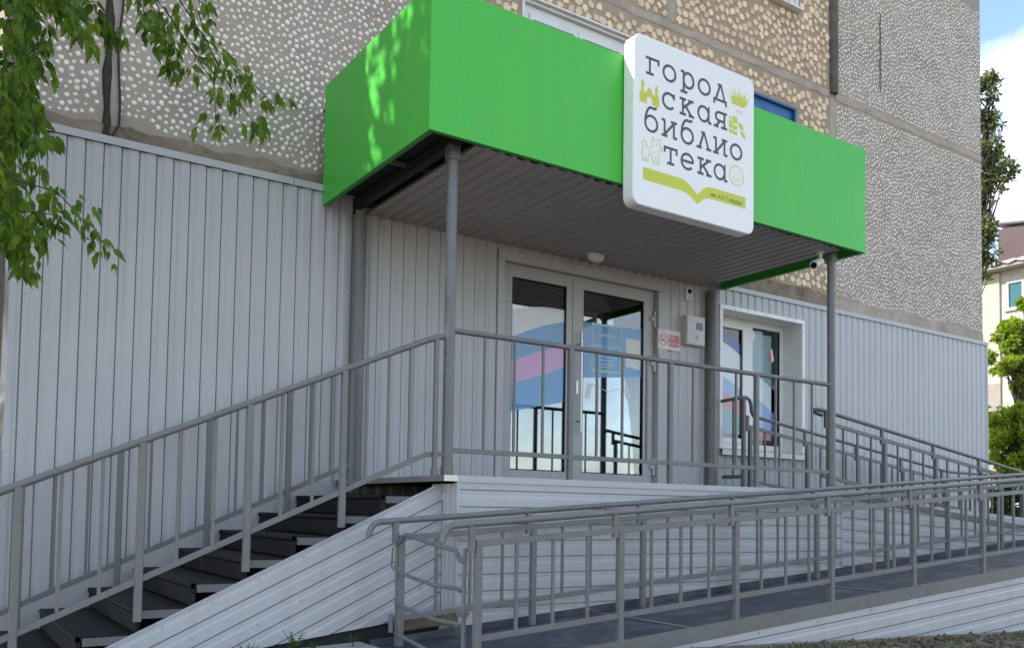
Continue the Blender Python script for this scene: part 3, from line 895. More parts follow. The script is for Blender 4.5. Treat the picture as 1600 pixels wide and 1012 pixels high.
zoff = [0]
def ribbon(mb, pts, w, y):
    """flat stroke of width w along a polyline (x, z)"""
    P = [Vector((p[0], p[1])) for p in pts]
    Lf, Rt = [], []
    for i, p in enumerate(P):
        a = P[max(0, i - 1)]; b = P[min(len(P) - 1, i + 1)]
        d1 = (p - a).normalized() if i > 0 else (b - p).normalized()
        d2 = (b - p).normalized() if i < len(P) - 1 else d1
        n1 = Vector((-d1.y, d1.x)); n2 = Vector((-d2.y, d2.x))
        n = (n1 + n2); n = n.normalized() if n.length > 1e-6 else n1
        k = min(1.6, 1 / max(0.5, n.dot(n1)))
        Lf.append(p + n * w / 2 * k); Rt.append(p - n * w / 2 * k)
    zoff[0] += 1
    yy = y - 0.00012 * (zoff[0] % 12)
    o = len(mb.v)
    mb.v += [(q.x, yy, q.y) for q in Lf] + [(q.x, yy, q.y) for q in Rt]
    n = len(P)
    for i in range(n - 1): mb.f.append((o + n + i, o + n + i + 1, o + i + 1, o + i))
def arc(cx, cy, rx, ry, a0, a1, n=18):
    return [(cx + rx * math.cos(math.radians(a0 + (a1 - a0) * k / n)), cy + ry * math.sin(math.radians(a0 + (a1 - a0) * k / n))) for k in range(n + 1)]
GLY = {
 'г': [[(-.22, .05), (-.22, .95)], [(-.52, .93), (.45, .93)], [(.40, 1.0), (.40, .66)], [(-.48, .07), (.06, .07)]],
 'о': [arc(0, .5, .44, .43, 0, 360, 28)],
 'р': [[(-.30, -.25), (-.30, .95)], [(-.52, .93), (-.26, .93)], [(-.54, -.22), (-.02, -.22)], arc(.06, .5, .38, .43, 0, 360, 26)],
 'д': [[(-.36, .05), (.02, 1.02)], [(.06, 1.02), (.38, .05)], [(-.52, .07), (.52, .07)], [(-.47, .12), (-.47, -.2)], [(.47, .12), (.47, -.2)], [(-.2, .98), (.1, .98)]],
 'с': [arc(.02, .5, .44, .43, 42, 318, 24), [(.38, .98), (.38, .66)]],
 'к': [[(-.30, .05), (-.30, .95)], [(-.54, .93), (-.06, .93)], [(-.54, .07), (-.06, .07)], [(-.28, .42), (.34, .93)], [(-.08, .55), (.36, .07)], [(.10, .93), (.52, .93)], [(.14, .07), (.56, .07)]],
 'а': [arc(-.05, .5, .40, .43, 0, 360, 26), [(.36, 1.0), (.36, .07)], [(.32, .07), (.58, .07)]],
 'я': [[(.32, .05), (.32, .95)], [(.06, .07), (.54, .07)], [(.52, .93), (-.08, .93)], arc(-.08, .68, .30, .25, 90, 270, 14), [(-.08, .43), (.32, .43)], [(-.04, .43), (-.36, .07)], [(-.54, .07), (-.16, .07)]],
 'б': [arc(0, .46, .43, .43, 0, 360, 28), arc(.0, .46, .43, .90, 178, 96, 10) + [(.20, 1.33), (.38, 1.42)]],
 'и': [[(-.34, .05), (-.34, .95)], [(.34, .05), (.34, .95)], [(-.34, .12), (.34, .88)], [(-.56, .93), (-.30, .93)], [(-.56, .07), (-.12, .07)], [(.12, .93), (.56, .93)], [(.30, .07), (.58, .07)]],
 'л': [[(-.36, .05), (-.02, 1.0)], [(.0, 1.0), (.38, .05)], [(-.58, .07), (-.16, .07)], [(.16, .07), (.58, .07)], [(-.22, .97), (.06, .97)]],
 'т': [[(-.48, .93), (.48, .93)], [(0, .05), (0, .95)], [(-.44, 1.0), (-.44, .64)], [(.44, 1.0), (.44, .64)], [(-.26, .07), (.26, .07)]],
 'е': [arc(0, .5, .44, .43, 0, 318, 26), [(-.44, .5), (.44, .5)]],
}
XH = 0.137
ROWS = [(1.011, 'город', (0.19, 0.361, 0.555, 0.737, 0.917)), (0.794, 'ская', (0.355, 0.548, 0.737, 0.922)),
        (0.577, 'библио', (0.178, 0.363, 0.554, 0.738, 0.921, 1.105)), (0.370, 'тека', (0.380, 0.557, 0.744, 0.922))]
PY = SYF - 0.0006
for base, word, cxs in ROWS:
    for ch, cx in zip(word, cxs):
        mb = MB()
        for st in GLY[ch]:
            ribbon(mb, [(SX0 + cx + px * XH * 1.04, SZ0 + base + pz * XH) for px, pz in st], 0.0205, PY)
        part('letter', mb, 'ink', S)
def SPt(x, z): return (SX0 + x, SZ0 + z)
def poly(mb, pts, y=PY): flat(mb, [SPt(*p) for p in pts], y)
# open book ribbon along the bottom
top = [(0.099, 0.292), (0.477, 0.292), (0.53, 0.285), (0.58, 0.262), (0.64, 0.222), (0.668, 0.20), (0.70, 0.232), (0.74, 0.268), (0.79, 0.288), (0.85, 0.293), (1.219, 0.293)]
bot = [(0.099, 0.198), (0.477, 0.198), (0.53, 0.192), (0.58, 0.178), (0.64, 0.145), (0.668, 0.125), (0.70, 0.15), (0.74, 0.182), (0.79, 0.196), (0.85, 0.20), (1.219, 0.20)]
mb = MB()
for i in range(len(top) - 1): poly(mb, [bot[i], bot[i + 1], top[i + 1], top[i]])
part('book_ribbon', mb, 'lime', S)
text_mesh('им. А.П. Гайдара', 0.045, PY - 0.0012, SX0 + 0.815, SZ0 + 0.222, 'ink', 'small_lettering', S)
# towered gate
mb = MB()
for a in ((0.058, 0.115, 0.783, 0.865), (0.200, 0.257, 0.783, 0.865), (0.115, 0.200, 0.838, 0.872), (0.075, 0.10, 0.865, 0.915), (0.215, 0.24, 0.865, 0.905), (0.135, 0.18, 0.872, 0.888)):
    poly(mb, [(a[0], a[2]), (a[1], a[2]), (a[1], a[3]), (a[0], a[3])])
poly(mb, [(0.068, 0.915), (0.107, 0.915), (0.088, 0.968)]); poly(mb, [(0.208, 0.905), (0.247, 0.905), (0.228, 0.952)])
poly(mb, [(0.128, 0.888), (0.187, 0.888), (0.158, 0.915)])
poly(mb, [(0.115, 0.783), (0.128, 0.783), (0.13, 0.815), (0.14, 0.838), (0.115, 0.838)]); poly(mb, [(0.187, 0.783), (0.2, 0.783), (0.2, 0.838), (0.175, 0.838), (0.185, 0.815)])
part('gate_picture', mb, 'lime', S)
# crown with a little caption below
mb = MB()
for i, (x, h) in enumerate(((1.012, 1.125), (1.05, 1.175), (1.09, 1.165), (1.135, 1.20), (1.175, 1.165), (1.215, 1.16), (1.25, 1.128))):
    poly(mb, [(1.085 + (x - 1.13) * 0.45 + 0.03, 1.06), (1.125 + (x - 1.13) * 0.6 + 0.03, 1.06), (x, h)], PY - 0.0001 * i)
poly(mb, [(1.06, 1.035), (1.205, 1.035), (1.225, 1.095), (1.04, 1.095)], PY - 0.0008)
part('crown_picture', mb, 'lime', S)
mb = MB()
for k in range(4): ribbon(mb, [SPt(1.105 + 0.022 * k, 1.0), SPt(1.115 + 0.022 * k, 0.965)], 0.006, PY)
part('crown_stem', mb, 'limepale', S)
# row of books
mb = MB(); mp2 = MB()
for x0, x1, z0, z1 in ((1.022, 1.058, 0.79, 0.925), (1.063, 1.118, 0.785, 0.935), ):
    poly(mb, [(x0, z0), (x1, z0), (x1, z1), (x0, z1)])
q = [(1.165, 0.785), (1.215, 0.772), (1.168, 0.895), (1.122, 0.885)]
poly(mb, [(1.17, 0.79), (1.222, 0.775), (1.178, 0.89), (1.126, 0.902)])
part('books_picture', mb, 'lime', S)
mb = MB()
for x0, x1, z in ((1.026, 1.054, 0.815), (1.026, 1.054, 0.888), (1.068, 1.113, 0.81), (1.068, 1.113, 0.86)):
    poly(mb, [(x0, z), (x1, z), (x1, z + 0.016), (x0, z + 0.016)], PY - 0.0012)
poly(mb, [(1.158, 0.832), (1.202, 0.816), (1.194, 0.836), (1.150, 0.85)], PY - 0.0012)
part('books_bands', mb, 'white', S)
# outline dog and smiley face
mb = MB()
dog = [[(0.10, 0.345), (0.085, 0.40), (0.10, 0.44), (0.085, 0.475), (0.105, 0.50), (0.13, 0.485), (0.125, 0.455), (0.17, 0.452), (0.195, 0.475), (0.185, 0.51), (0.19, 0.55), (0.21, 0.52), (0.24, 0.525), (0.265, 0.55), (0.268, 0.51),
        (0.262, 0.487), (0.292, 0.472), (0.288, 0.45), (0.25, 0.445), (0.255, 0.41), (0.262, 0.345), (0.24, 0.345), (0.225, 0.395), (0.215, 0.34), (0.195, 0.345), (0.195, 0.395), (0.15, 0.395), (0.15, 0.345), (0.13, 0.345), (0.125, 0.385), (0.115, 0.345), (0.10, 0.345)],
       arc(0.232, 0.497, 0.004, 0.005, 0, 360, 8), arc(0.286, 0.47, 0.007, 0.007, 0, 360, 8), [(0.15, 0.43), (0.165, 0.425)], [(0.18, 0.42), (0.195, 0.427)], [(0.21, 0.432), (0.225, 0.425)], [(0.15, 0.408), (0.17, 0.41)]]
for st in dog: ribbon(mb, [SPt(*p) for p in st], 0.0075, PY)
part('dog_picture', mb, 'limepale', S)
mb = MB()
for st in (arc(1.113, 0.452, 0.080, 0.080, 0, 360, 32), arc(1.113, 0.458, 0.042, 0.045, 205, 335, 14)): ribbon(mb, [SPt(*p) for p in st], 0.011, PY)
for x in (1.088, 1.138): ribbon(mb, [SPt(x, 0.488), SPt(x, 0.465)], 0.011, PY)
part('smiley_picture', mb, 'limepale', S)

# ------------------------------------------------------------------ small wall fittings
L = thing('canopy_lamp', 'small white oval bulkhead lamp under the canopy above the doors', 'lamp', (3.42, -0.30, CZ))
rings = []
for z, k in ((CZ - 0.001, 1.0), (CZ - 0.03, 1.0), (CZ - 0.05, 0.88), (CZ - 0.07, 0.55)):
    rings.append([(3.42 + 0.095 * k * math.cos(2 * PI * i / 20), -0.27 + 0.055 * k * math.sin(2 * PI * i / 20), z) for i in range(20)])
part('diffuser', MB().loft(rings[::-1]), 'camw', L, True)
part('lamp_base', MB().loft([[(3.42 + 0.102 * math.cos(2 * PI * i / 20), -0.27 + 0.062 * math.sin(2 * PI * i / 20), z) for i in range(20)] for z in (CZ - 0.018, CZ - 0.0005)]), 'camw', L, True)

CM = thing('security_camera', 'white bullet security camera hanging from the canopy edge beside the right front post', 'camera', (5.0, -1.66, CZ))
ax = Vector((-0.86, -0.22, -0.40)).normalized()
c0 = Vector((5.02, -1.61, 2.14))
part('mount_plate', MB().tube([(5.04, -1.60, 2.245), (5.04, -1.60, 2.232)], 0.035, 14), 'camw', CM, True)
part('mount_arm', MB().tube([(5.04, -1.60, 2.235), (5.045, -1.60, 2.20), (5.04, -1.60, 2.165), (5.01, -1.61, 2.15)], 0.017, 10), 'camw', CM, True)
part('housing', MB().tube([c0 - ax * 0.03, c0 - ax * 0.02, c0 + ax * 0.12, c0 + ax * 0.125], 0.034, 16), 'camw', CM, True)
part('sun_shield', MB().tube([c0 - ax * 0.01 + Vector((0, 0, 0.006)), c0 + ax * 0.145 + Vector((0, 0, 0.006))], 0.038, 16), 'camw', CM, True)
part('lens', MB().tube([c0 + ax * 0.146 + Vector((0, 0, 0.002)), c0 + ax * 0.150 + Vector((0, 0, 0.002))], 0.029, 16), 'lens', CM, True)

AL = thing('alarm_sounder', 'small white alarm plate with a dark red round lens high right of the door', 'alarm', (4.91, -0.03, 2.06))
part('plate', MB().box(4.865, 4.955, -0.035, -0.012, 2.055, 2.195), 'paper', AL)
part('lens', MB().tube([(4.91, -0.035, 2.155), (4.91, -0.044, 2.155)], 0.027, 18), 'redlens', AL, True)
text_mesh('ВЫХОД', 0.017, -0.0365, 4.91, 2.098, 'ink', 'caption', AL, 'CENTER')
mb = MB()
for z in (2.085, 2.075): flat(mb, [(4.885, z), (4.935, z), (4.935, z + 0.004), (4.885, z + 0.004)], -0.0365)
part('caption_lines', mb, 'ink', AL)

EB = thing('electric_cabinet', 'pale grey electric meter cabinet with a dark display window right of the door', 'cabinet', (4.95, -0.06, 1.57))
part('cabinet_body', MB().box(4.815, 5.09, -0.082, -0.013, 1.572, 1.882), 'cabinet', EB)
part('cabinet_door', MB().box(4.822, 5.083, -0.094, -0.0825, 1.580, 1.874), 'cabinet', EB)
part('display_window', MB().box(4.955, 5.05, -0.0965, -0.0945, 1.735, 1.815), 'display', EB)
part('lock', MB().tube([(4.862, -0.094, 1.735), (4.862, -0.100, 1.735)], 0.009, 10), 'steel', EB, True)
mb = MB()
ribbon(mb, [(4.945, 1.640), (4.985, 1.640), (4.965, 1.675), (4.945, 1.640)], 0.004, -0.0950)
ribbon(mb, [(4.966, 1.665), (4.962, 1.655), (4.968, 1.655), (4.964, 1.645)], 0.003, -0.0952)
part('warning_mark', mb, 'ink', EB)

NS = thing('no_smoking_sign', 'white and red no smoking notice on the wall between door and cabinet', 'sign', (4.62, -0.02, 1.49))
part('sheet', MB().box(4.460, 4.782, -0.031, -0.029, 1.488, 1.697), 'paper', NS)
mb = MB(); flat(mb, [(4.612, 1.525), (4.765, 1.525), (4.765, 1.655), (4.612, 1.655)], -0.0316); part('red_field', mb, 'redprint', NS)
text_mesh('НЕ', 0.055, -0.0324, 4.622, 1.602, 'paper', 'lettering', NS)
text_mesh('КУРИТЬ', 0.036, -0.0324, 4.618, 1.548, 'paper', 'lettering', NS)
mb = MB(); ribbon(mb, arc(4.538, 1.592, 0.058, 0.058, 0, 360, 30), 0.011, -0.0318); ribbon(mb, [(4.50, 1.632), (4.576, 1.552)], 0.010, -0.0318)
part('ban_circle', mb, 'redprint', NS)
mb = MB(); ribbon(mb, [(4.50, 1.585), (4.56, 1.585)], 0.012, -0.0316); ribbon(mb, [(4.565, 1.60), (4.555, 1.62), (4.565, 1.635)], 0.005, -0.0316)
part('cigarette', mb, 'ink', NS)
mb = MB(); ribbon(mb, [(4.468, 1.500), (4.774, 1.500), (4.774, 1.68), (4.468, 1.68), (4.468, 1.500)], 0.003, -0.0317); part('border', mb, 'redprint', NS)

# ------------------------------------------------------------------ porch platform
LY, PXL, PXR = -1.79, 1.03, 5.09
PP = thing('porch_platform', 'raised entrance platform faced with horizontal grey profiled steel', 'platform', (3.0, -0.9, -1.1))
part('floor_plate', MB().box(0.94, 5.2, LY + 0.01, -0.013, -0.03, 0.0), 'deck', PP)
def PH(y): return lambda u, v, d: (v, y - d, -u)          # rows counted downwards
mb = corr(MB(), PH(LY), 0.038, 1.25, const(PXL + 0.012), const(PXR), depth=0.005, pitch=0.112, phase=0.03)
part('front_siding', mb, 'clad', PP)
part('edge_trim', MB().box(PXL, PXR + 0.1, LY - 0.014, LY + 0.02, -0.040, 0.004), 'clad', PP)
part('edge_trim', MB().box(0.925, 0.94, LY - 0.012, -0.02, -0.036, 0.004).box(0.94, 1.03, LY - 0.012, LY + 0.01, -0.036, 0.003), 'steel', PP)
mb = corr(MB(), lambda u, v, d: (PXL - d, u, v), LY, -1.45, const(-1.25), const(-0.05), pitch=0.06)
part('end_siding', mb, 'clad', PP)
part('corner_trim', MB().box(PXL - 0.006, PXL + 0.014, LY - 0.016, LY + 0.02, -1.25, -0.042), 'clad', PP)
part('corner_trim', MB().box(PXR - 0.012, PXR + 0.006, LY - 0.014, LY + 0.03, -1.25, -0.042), 'clad', PP)
mb = MB()
for z in (-0.055, -0.34, -0.66, -0.95):
    for x in np.arange(1.2, 5.0, 0.55):
        mb.tube([(x, LY - 0.0102, z - 0.012), (x, LY - 0.0145, z - 0.012)], 0.006, 6)
part('screws', mb, 'steel', PP, kind='stuff')

# ------------------------------------------------------------------ stairs
ST = thing('entrance_stairs', 'black rubber-covered steel steps rising along the grey wall to the platform', 'stairs', (-0.6, -0.9, -1.3))
RISE, RUN, NX0 = 0.1335, 0.296, 0.583
STY0, STY1 = -1.585, -0.06
for k in range(1, 11):
    z = -RISE * k; nx_ = NX0 - RUN * (k - 1) - 0.0
    stp = part('step', MB().box(nx_ - 0.0, nx_ + RUN + 0.03, STY0, STY1, z - 0.028, z), 'rubber', ST)
    # rounded nosing and riser below it
    part('riser', MB().beam((nx_ + 0.012, STY0, z - 0.078), (nx_ + 0.012, STY1, z - 0.078), 0.024, 0.098), 'rubber', stp)
    part('nosing', MB().tube([(nx_ + 0.006, STY0, z - 0.014), (nx_ + 0.006, STY1, z - 0.014)], 0.017, 10), 'rubber', stp, True)
    part('end_angle', MB().box(nx_ + 0.03, nx_ + RUN + 0.0, STY0 - 0.012, STY0 - 0.001, z - 0.052, z - 0.008), 'raillight', stp)
stopz = lambda x: -0.063 + 0.4545 * (x - 0.884) - 0.035
for y in (STY1 + 0.03, STY0 + 0.05):
    part('stringer', MB().beam((-2.3, y, stopz(-2.3) - 0.20), (0.93, y, stopz(0.93) - 0.20), 0.05, 0.16), 'rubber', ST)
part('wall_stringer', MB().beam((-2.3, -0.03, stopz(-2.3) + 0.04), (0.9, -0.03, stopz(0.9) + 0.04), 0.012, 0.26), 'clad', ST)
SKY = -1.615
top_ = lambda x: -0.100 + 0.4627 * (x - 0.90)
bot_ = lambda x: -1.035 + 0.12 * x
def skirt_row(h):                                     # left end of the row h below the top edge
    return (-1.035 - (-0.100 - 0.4627 * 0.90) + h) / (0.4627 - 0.12)
def SKP(u, v, d):
    return (v, SKY - d, top_(v) - u)
mb = corr(MB(), SKP, 0.0, 1.06, lambda u: max(-3.0, skirt_row(u)), const(PXL - 0.012), depth=0.005, pitch=0.122, phase=0.05)
part('side_skirt', mb, 'clad', ST)
part('skirt_cap', MB().beam((-2.9, SKY + 0.006, top_(-2.9)), (0.97, SKY + 0.006, top_(0.97)), 0.028, 0.008), 'clad', ST)
mb = MB()
for i in range(9):
    x = -1.3 + i * 0.27
    for h in (0.035, 0.30, 0.62):
        if top_(x) - h > bot_(x) + 0.05: mb.tube([(x, SKY - 0.0102, top_(x) - h), (x, SKY - 0.014, top_(x) - h)], 0.006, 6)
part('screws', mb, 'steel', ST, kind='stuff')
part('skirt_void_sheet', MB().add([(-2.0, SKY + 0.02, bot_(-2.0) - 0.3), (PXL, SKY + 0.02, -1.3), (PXL, SKY + 0.02, bot_(PXL) + 0.02), (-2.0, SKY + 0.02, bot_(-2.0) + 0.02)], [(0, 1, 2, 3)]), 'dark', ST)  # black sheet standing in for the shaded void under the skirt

# ------------------------------------------------------------------ railings
def railing(T, A, slope, x1, y, zh, posts, balus, sub=None, bot=0.62, foot=0.8, stub=False, hx=None, m='rail', r=0.019, post_w=0.04, bal_w=0.018, extra=None):
    """A: x where zh holds; handrail height zh + slope*(x-A)"""
    H = lambda x: zh + slope * (x - A)
    x0 = hx[0]
    pts = (extra[0] if extra and extra[0] else []) + [(x0, y, H(x0)), (hx[1], y, H(hx[1]))] + (extra[1] if extra and extra[1] else [])
    part('handrail', MB().tube(pts, r, 14), m, T, True)
    tops = 0.0
    p0, p1 = posts[0], posts[-1]
    if sub is not None:
        part('top_bar', MB().beam((p0 - 0.015, y, H(p0 - 0.015) - sub), (p1 + 0.015, y, H(p1 + 0.015) - sub), 0.02, 0.036), m, T)
        tops = sub + 0.018
    b0, b1 = x1
    part('bottom_bar', MB().beam((b0, y, H(b0) - bot), (b1, y, H(b1) - bot), 0.02, 0.034), m, T)
    for x in posts:
        part('post', MB().beam((x, y, H(x) - foot), (x, y, H(x) - (tops if sub is not None else r * 0.5)), post_w, post_w, (0, 1, 0)), m, T)
        if stub:
            part('handrail_bracket', MB().beam((x - 0.042, y, H(x) - tops - 0.028), (x - 0.042, y, H(x - 0.042) - r * 0.6), 0.036, 0.03, (0, 1, 0)), m, T)
    me = None
    for x in balus:
        zt = H(x) - (tops if sub is not None else r * 0.6); zb = H(x) - bot + 0.017
        if me is None:
            me, c = MB().beam((x, y, zb), (x, y, zt), bal_w, bal_w, (0, 1, 0)).mesh('baluster', m)
        link('baluster', me, (x, y, (zb + zt) / 2), T)

def between(posts, n):
    o = []
    for a, b in zip(posts[:-1], posts[1:]): o += [a + (b - a) * k / (n + 1) for k in range(1, n + 1)]
    return o

T = thing('porch_railing', 'grey tube railing across the front of the porch between the two front posts', 'railing', (3.1, CY_, 0))
ps = [2.10, 3.12, 4.15]
railing(T, 3, 0.0, (1.07, 5.18), CY_, 1.0, ps, between([1.09] + ps + [5.16], 3), bot=0.82, foot=1.0, hx=(1.06, 5.17), r=0.0195)
for x in ps:
    part('foot_plate', MB().box(x - 0.035, x + 0.035, CY_ - 0.035, CY_ + 0.035, 0.001, 0.006), 'rail', T)

T = thing('stair_railing', 'sloping grey stair railing on the open side of the steps', 'railing', (-0.5, -1.6, -0.6))
ps = [-2.69, -2.09, -1.492, -0.89, -0.295, 0.303]
Hs = lambda x: 0.407 + 0.437 * (x + 0.265)
railing(T, -0.265, 0.437, (-2.75, 0.90), -1.60, 0.407, ps, between(ps, 2) + [0.303 + 0.155 * k for k in (1, 2, 3)], bot=0.772, foot=1.0, hx=(-2.8, 0.88), extra=(None, [(0.95, -1.60, Hs(0.94)), (1.03, -1.608, Hs(0.99))]), r=0.0205)
part('end_post', MB().beam((0.952, -1.62, 0.0), (0.952, -1.62, Hs(0.94) - 0.01), 0.03, 0.03, (0, 1, 0)), 'rail', T)
part('end_bar', MB().beam((0.89, -1.603, 0.142), (1.02, -1.607, 0.152), 0.02, 0.034), 'rail', T)
part('post_shoe', MB().beam((0.952, -1.62, 0.004), (0.952, -1.62, 0.05), 0.044, 0.044, (0, 1, 0)), 'rail', T)

T = thing('wall_stair_railing', 'second sloping stair railing standing close to the grey wall behind the steps', 'railing', (-0.5, -0.25, -0.6))
ps = [-2.55, -1.95, -1.35, -0.75, -0.15, 0.45, 0.96]
railing(T, 0.2, 0.44, (-2.6, 0.98), -0.22, 0.575, ps, between(ps, 2), bot=0.785, foot=1.0, hx=(-2.6, 0.98), m='raildark')

# ------------------------------------------------------------------ front ramp
ZH0, SL = -0.303, 0.073
HR = lambda x: ZH0 + SL * (x - 0.45)
DZ = lambda x: HR(x) - 0.770
RY0, RY1, RXE = -2.825, -1.83, 9.75
RP = thing('front_ramp', 'long wheelchair ramp with blue grey deck rising to the right in front of the porch', 'ramp', (4.0, -2.3, -1.1))
e = [0.42, 2.18, 4.25, 6.32, 8.39, RXE]
for a, b in zip(e[:-1], e[1:]):
    v = [(x, y, DZ(x) - dz) for dz in (0.012, 0) for x, y in ((a + 0.004, RY0 + 0.012), (b - 0.004, RY0 + 0.012), (b - 0.004, RY1), (a + 0.004, RY1))]
    part('deck_plate', MB().add(v, [(0, 3, 2, 1), (4, 5, 6, 7), (0, 1, 5, 4), (1, 2, 6, 5), (2, 3, 7, 6), (3, 0, 4, 7)]), 'deck', RP)
    if b < RXE:
        part('joint_strip', MB().beam((b, RY0 + 0.02, DZ(b) + 0.002), (b, RY1, DZ(b) + 0.002), 0.05, 0.004), 'steel', RP)
part('edge_angle', MB().add([(x, y, DZ(x) + dz) for y in (RY0 - 0.012, RY0 + 0.010) for dz in (-0.085, 0.012) for x in (0.42, RXE)],
                            [(0, 1, 3, 2), (4, 6, 7, 5), (2, 3, 7, 6), (0, 2, 6, 4), (1, 5, 7, 3), (0, 4, 5, 1)]), 'rail', RP)
part('edge_lip', MB().beam((0.42, RY1 + 0.02, DZ(0.42) + 0.02), (RXE, RY1 + 0.02, DZ(RXE) + 0.02), 0.012, 0.05), 'deck', RP)
mb = corr(MB(), lambda u, v, d: (v, RY0 - 0.004 - d, DZ(v) - 0.080 - u), 0.0, 0.95, const(0.44), const(RXE), depth=0.004, pitch=0.116, phase=-0.005)
part('side_siding', mb, 'clad', RP)
mb = MB()
for x in np.arange(0.9, 9.5, 0.62):
    mb.tube([(x, RY0 - 0.0142, DZ(x) - 0.105), (x, RY0 - 0.018, DZ(x) - 0.105)], 0.0065, 6)
part('screws', mb, 'steel', RP, kind='stuff')

posts = [0.575 + 1.0 * k if k < 4 else 3.575 + 1.02 * (k - 3) for k in range(10)]
T = thing('outer_ramp_railing', 'near grey railing on the street side of the front ramp', 'railing', (4.5, -2.8, -1.0))
bendl = lambda y: [(0.352, y, HR(0.35) - 0.085), (0.362, y, HR(0.36) - 0.045), (0.385, y, HR(0.385) - 0.012), (0.42, y, HR(0.42))]
railing(T, 0.45, SL, (0.575, 9.7), -2.80, ZH0, posts, between(posts, 3), sub=0.108, bot=0.615, foot=0.86, stub=True, hx=(0.45, 9.75), extra=(bendl(-2.80), None), r=0.0195)
T = thing('inner_ramp_railing', 'far grey railing of the front ramp standing before the platform siding', 'railing', (4.5, -1.9, -1.0))
railing(T, 0.45, SL, (0.575, 9.7), -1.90, ZH0, posts, between(posts, 3), sub=0.108, bot=0.60, foot=0.80, stub=True, hx=(0.45, 9.75), extra=(bendl(-1.90), None), r=0.0195)

# ramp gate
G = thing('ramp_gate', 'low grey tube gate with four bowed bars closing the foot of the ramp', 'gate', (0.58, -2.3, -1.05))
gx = 0.55
part('hinge_post', MB().tube([(gx + 0.012, -1.885, -1.07), (gx, -1.89, -0.36)], 0.013, 8), 'rail', G, True)
part('latch_post', MB().tube([(gx, -2.705, -1.06), (gx, -2.70, -0.62), (gx + 0.004, -2.70, -0.43)], 0.013, 8), 'rail', G, True)
bars = [[(-1.89, -0.425), (-1.935, -0.425), (-1.985, -0.385), (-2.03, -0.380), (-2.35, -0.42), (-2.60, -0.445), (-2.66, -0.50), (-2.71, -0.505)],
        [(-1.89, -0.61), (-2.1, -0.63), (-2.35, -0.655), (-2.7, -0.655)],
        [(-1.89, -0.805), (-2.1, -0.825), (-2.4, -0.85), (-2.7, -0.845)],
        [(-1.89, -0.985), (-2.1, -1.01), (-2.4, -1.045), (-2.7, -1.045)]]
for i, b in enumerate(bars):
    part('bar', MB().tube([(gx, y, z) for y, z in b], 0.0145 if i == 0 else 0.012, 8), 'rail', G, True)
part('latch', MB().box(gx - 0.03, gx + 0.012, -2.73, -2.69, -0.80, -0.77).tube([(gx - 0.05, -2.71, -0.785), (gx + 0.03, -2.71, -0.785)], 0.007, 6), 'rail', G)
part('hook', MB().tube([(gx - 0.02, -1.875, -0.46), (gx - 0.025, -1.87, -0.58), (gx - 0.012, -1.87, -0.60), (gx - 0.002, -1.87, -0.57)], 0.006, 6), 'rail', G, True)
part('hinge', MB().tube([(gx - 0.025, -1.88, -0.98), (gx - 0.025, -1.88, -0.87)], 0.016, 8), 'rail', G, True)

tag(part('timber_beam', MB().beam((0.62, -1.76, -0.955), (1.03, -1.80, -0.915), 0.07, 0.085), 'wood'), 'short weathered timber block lying at the foot of the platform corner', 'timber')
slab = MB().add([(x, y, z) for z in (-1.20, 0) for x, y in ((-1.6, -2.95), (0.42, -2.95), (0.42, -1.66), (-1.6, -1.66))], [(0, 3, 2, 1), (4, 5, 6, 7), (0, 1, 5, 4), (1, 2, 6, 5), (2, 3, 7, 6), (3, 0, 4, 7)])
slab.v = [(x, y, (-1.30 if z < -1 else (DZ(0.42) + 0.018 if x > 0 else DZ(0.42) - 0.05))) for x, y, z in slab.v]
part('pavement', slab, 'slab', kind='structure')

# ------------------------------------------------------------------ back ramp and turning platform
BZ = lambda x: -0.015 - 0.092 * (x - 5.2)
BP = thing('back_ramp', 'second ramp run descending along the wall from the porch to the turning platform', 'ramp', (7.5, -1.0, -0.8))
for a, b in ((5.2, 7.4), (7.4, 9.75)):
    v = [(x, y, BZ(x) - dz) for dz in (0.012, 0) for x, y in ((a + 0.004, -1.74), (b - 0.004, -1.74), (b - 0.004, -0.02), (a + 0.004, -0.02))]
    part('deck_plate', MB().add(v, [(0, 3, 2, 1), (4, 5, 6, 7), (0, 1, 5, 4), (1, 2, 6, 5), (2, 3, 7, 6), (3, 0, 4, 7)]), 'deck', BP)
mb = corr(MB(), lambda u, v, d: (v, -1.75 - d, -0.03 - 0.055 * (v - 5.1) - u), 0.0, 1.2, const(PXR + 0.008), const(9.75), pitch=0.112, phase=0.03)
part('side_siding', mb, 'clad', BP)
part('edge_angle', MB().beam((5.11, -1.75, BZ(5.11) - 0.02), (9.75, -1.75, BZ(9.75) - 0.02), 0.03, 0.06), 'rail', BP)
TP = thing('turning_platform', 'low turning platform joining the two ramp runs at the far right', 'platform', (10.4, -1.4, -0.9))
part('floor_plate', MB().box(RXE + 0.002, 11.2, RY0, -0.02, -0.445, -0.43), 'deck', TP)
mb = corr(MB(), PH(RY0 - 0.004), 0.45, 1.5, const(RXE + 0.002), const(11.2), pitch=0.116)
part('front_siding', mb, 'clad', TP)
mb = corr(MB(), lambda u, v, d: (11.2 + d, v, u), -1.5, -0.45, const(RY0), const(-0.02), pitch=0.116)
part('end_siding', mb, 'clad', TP)

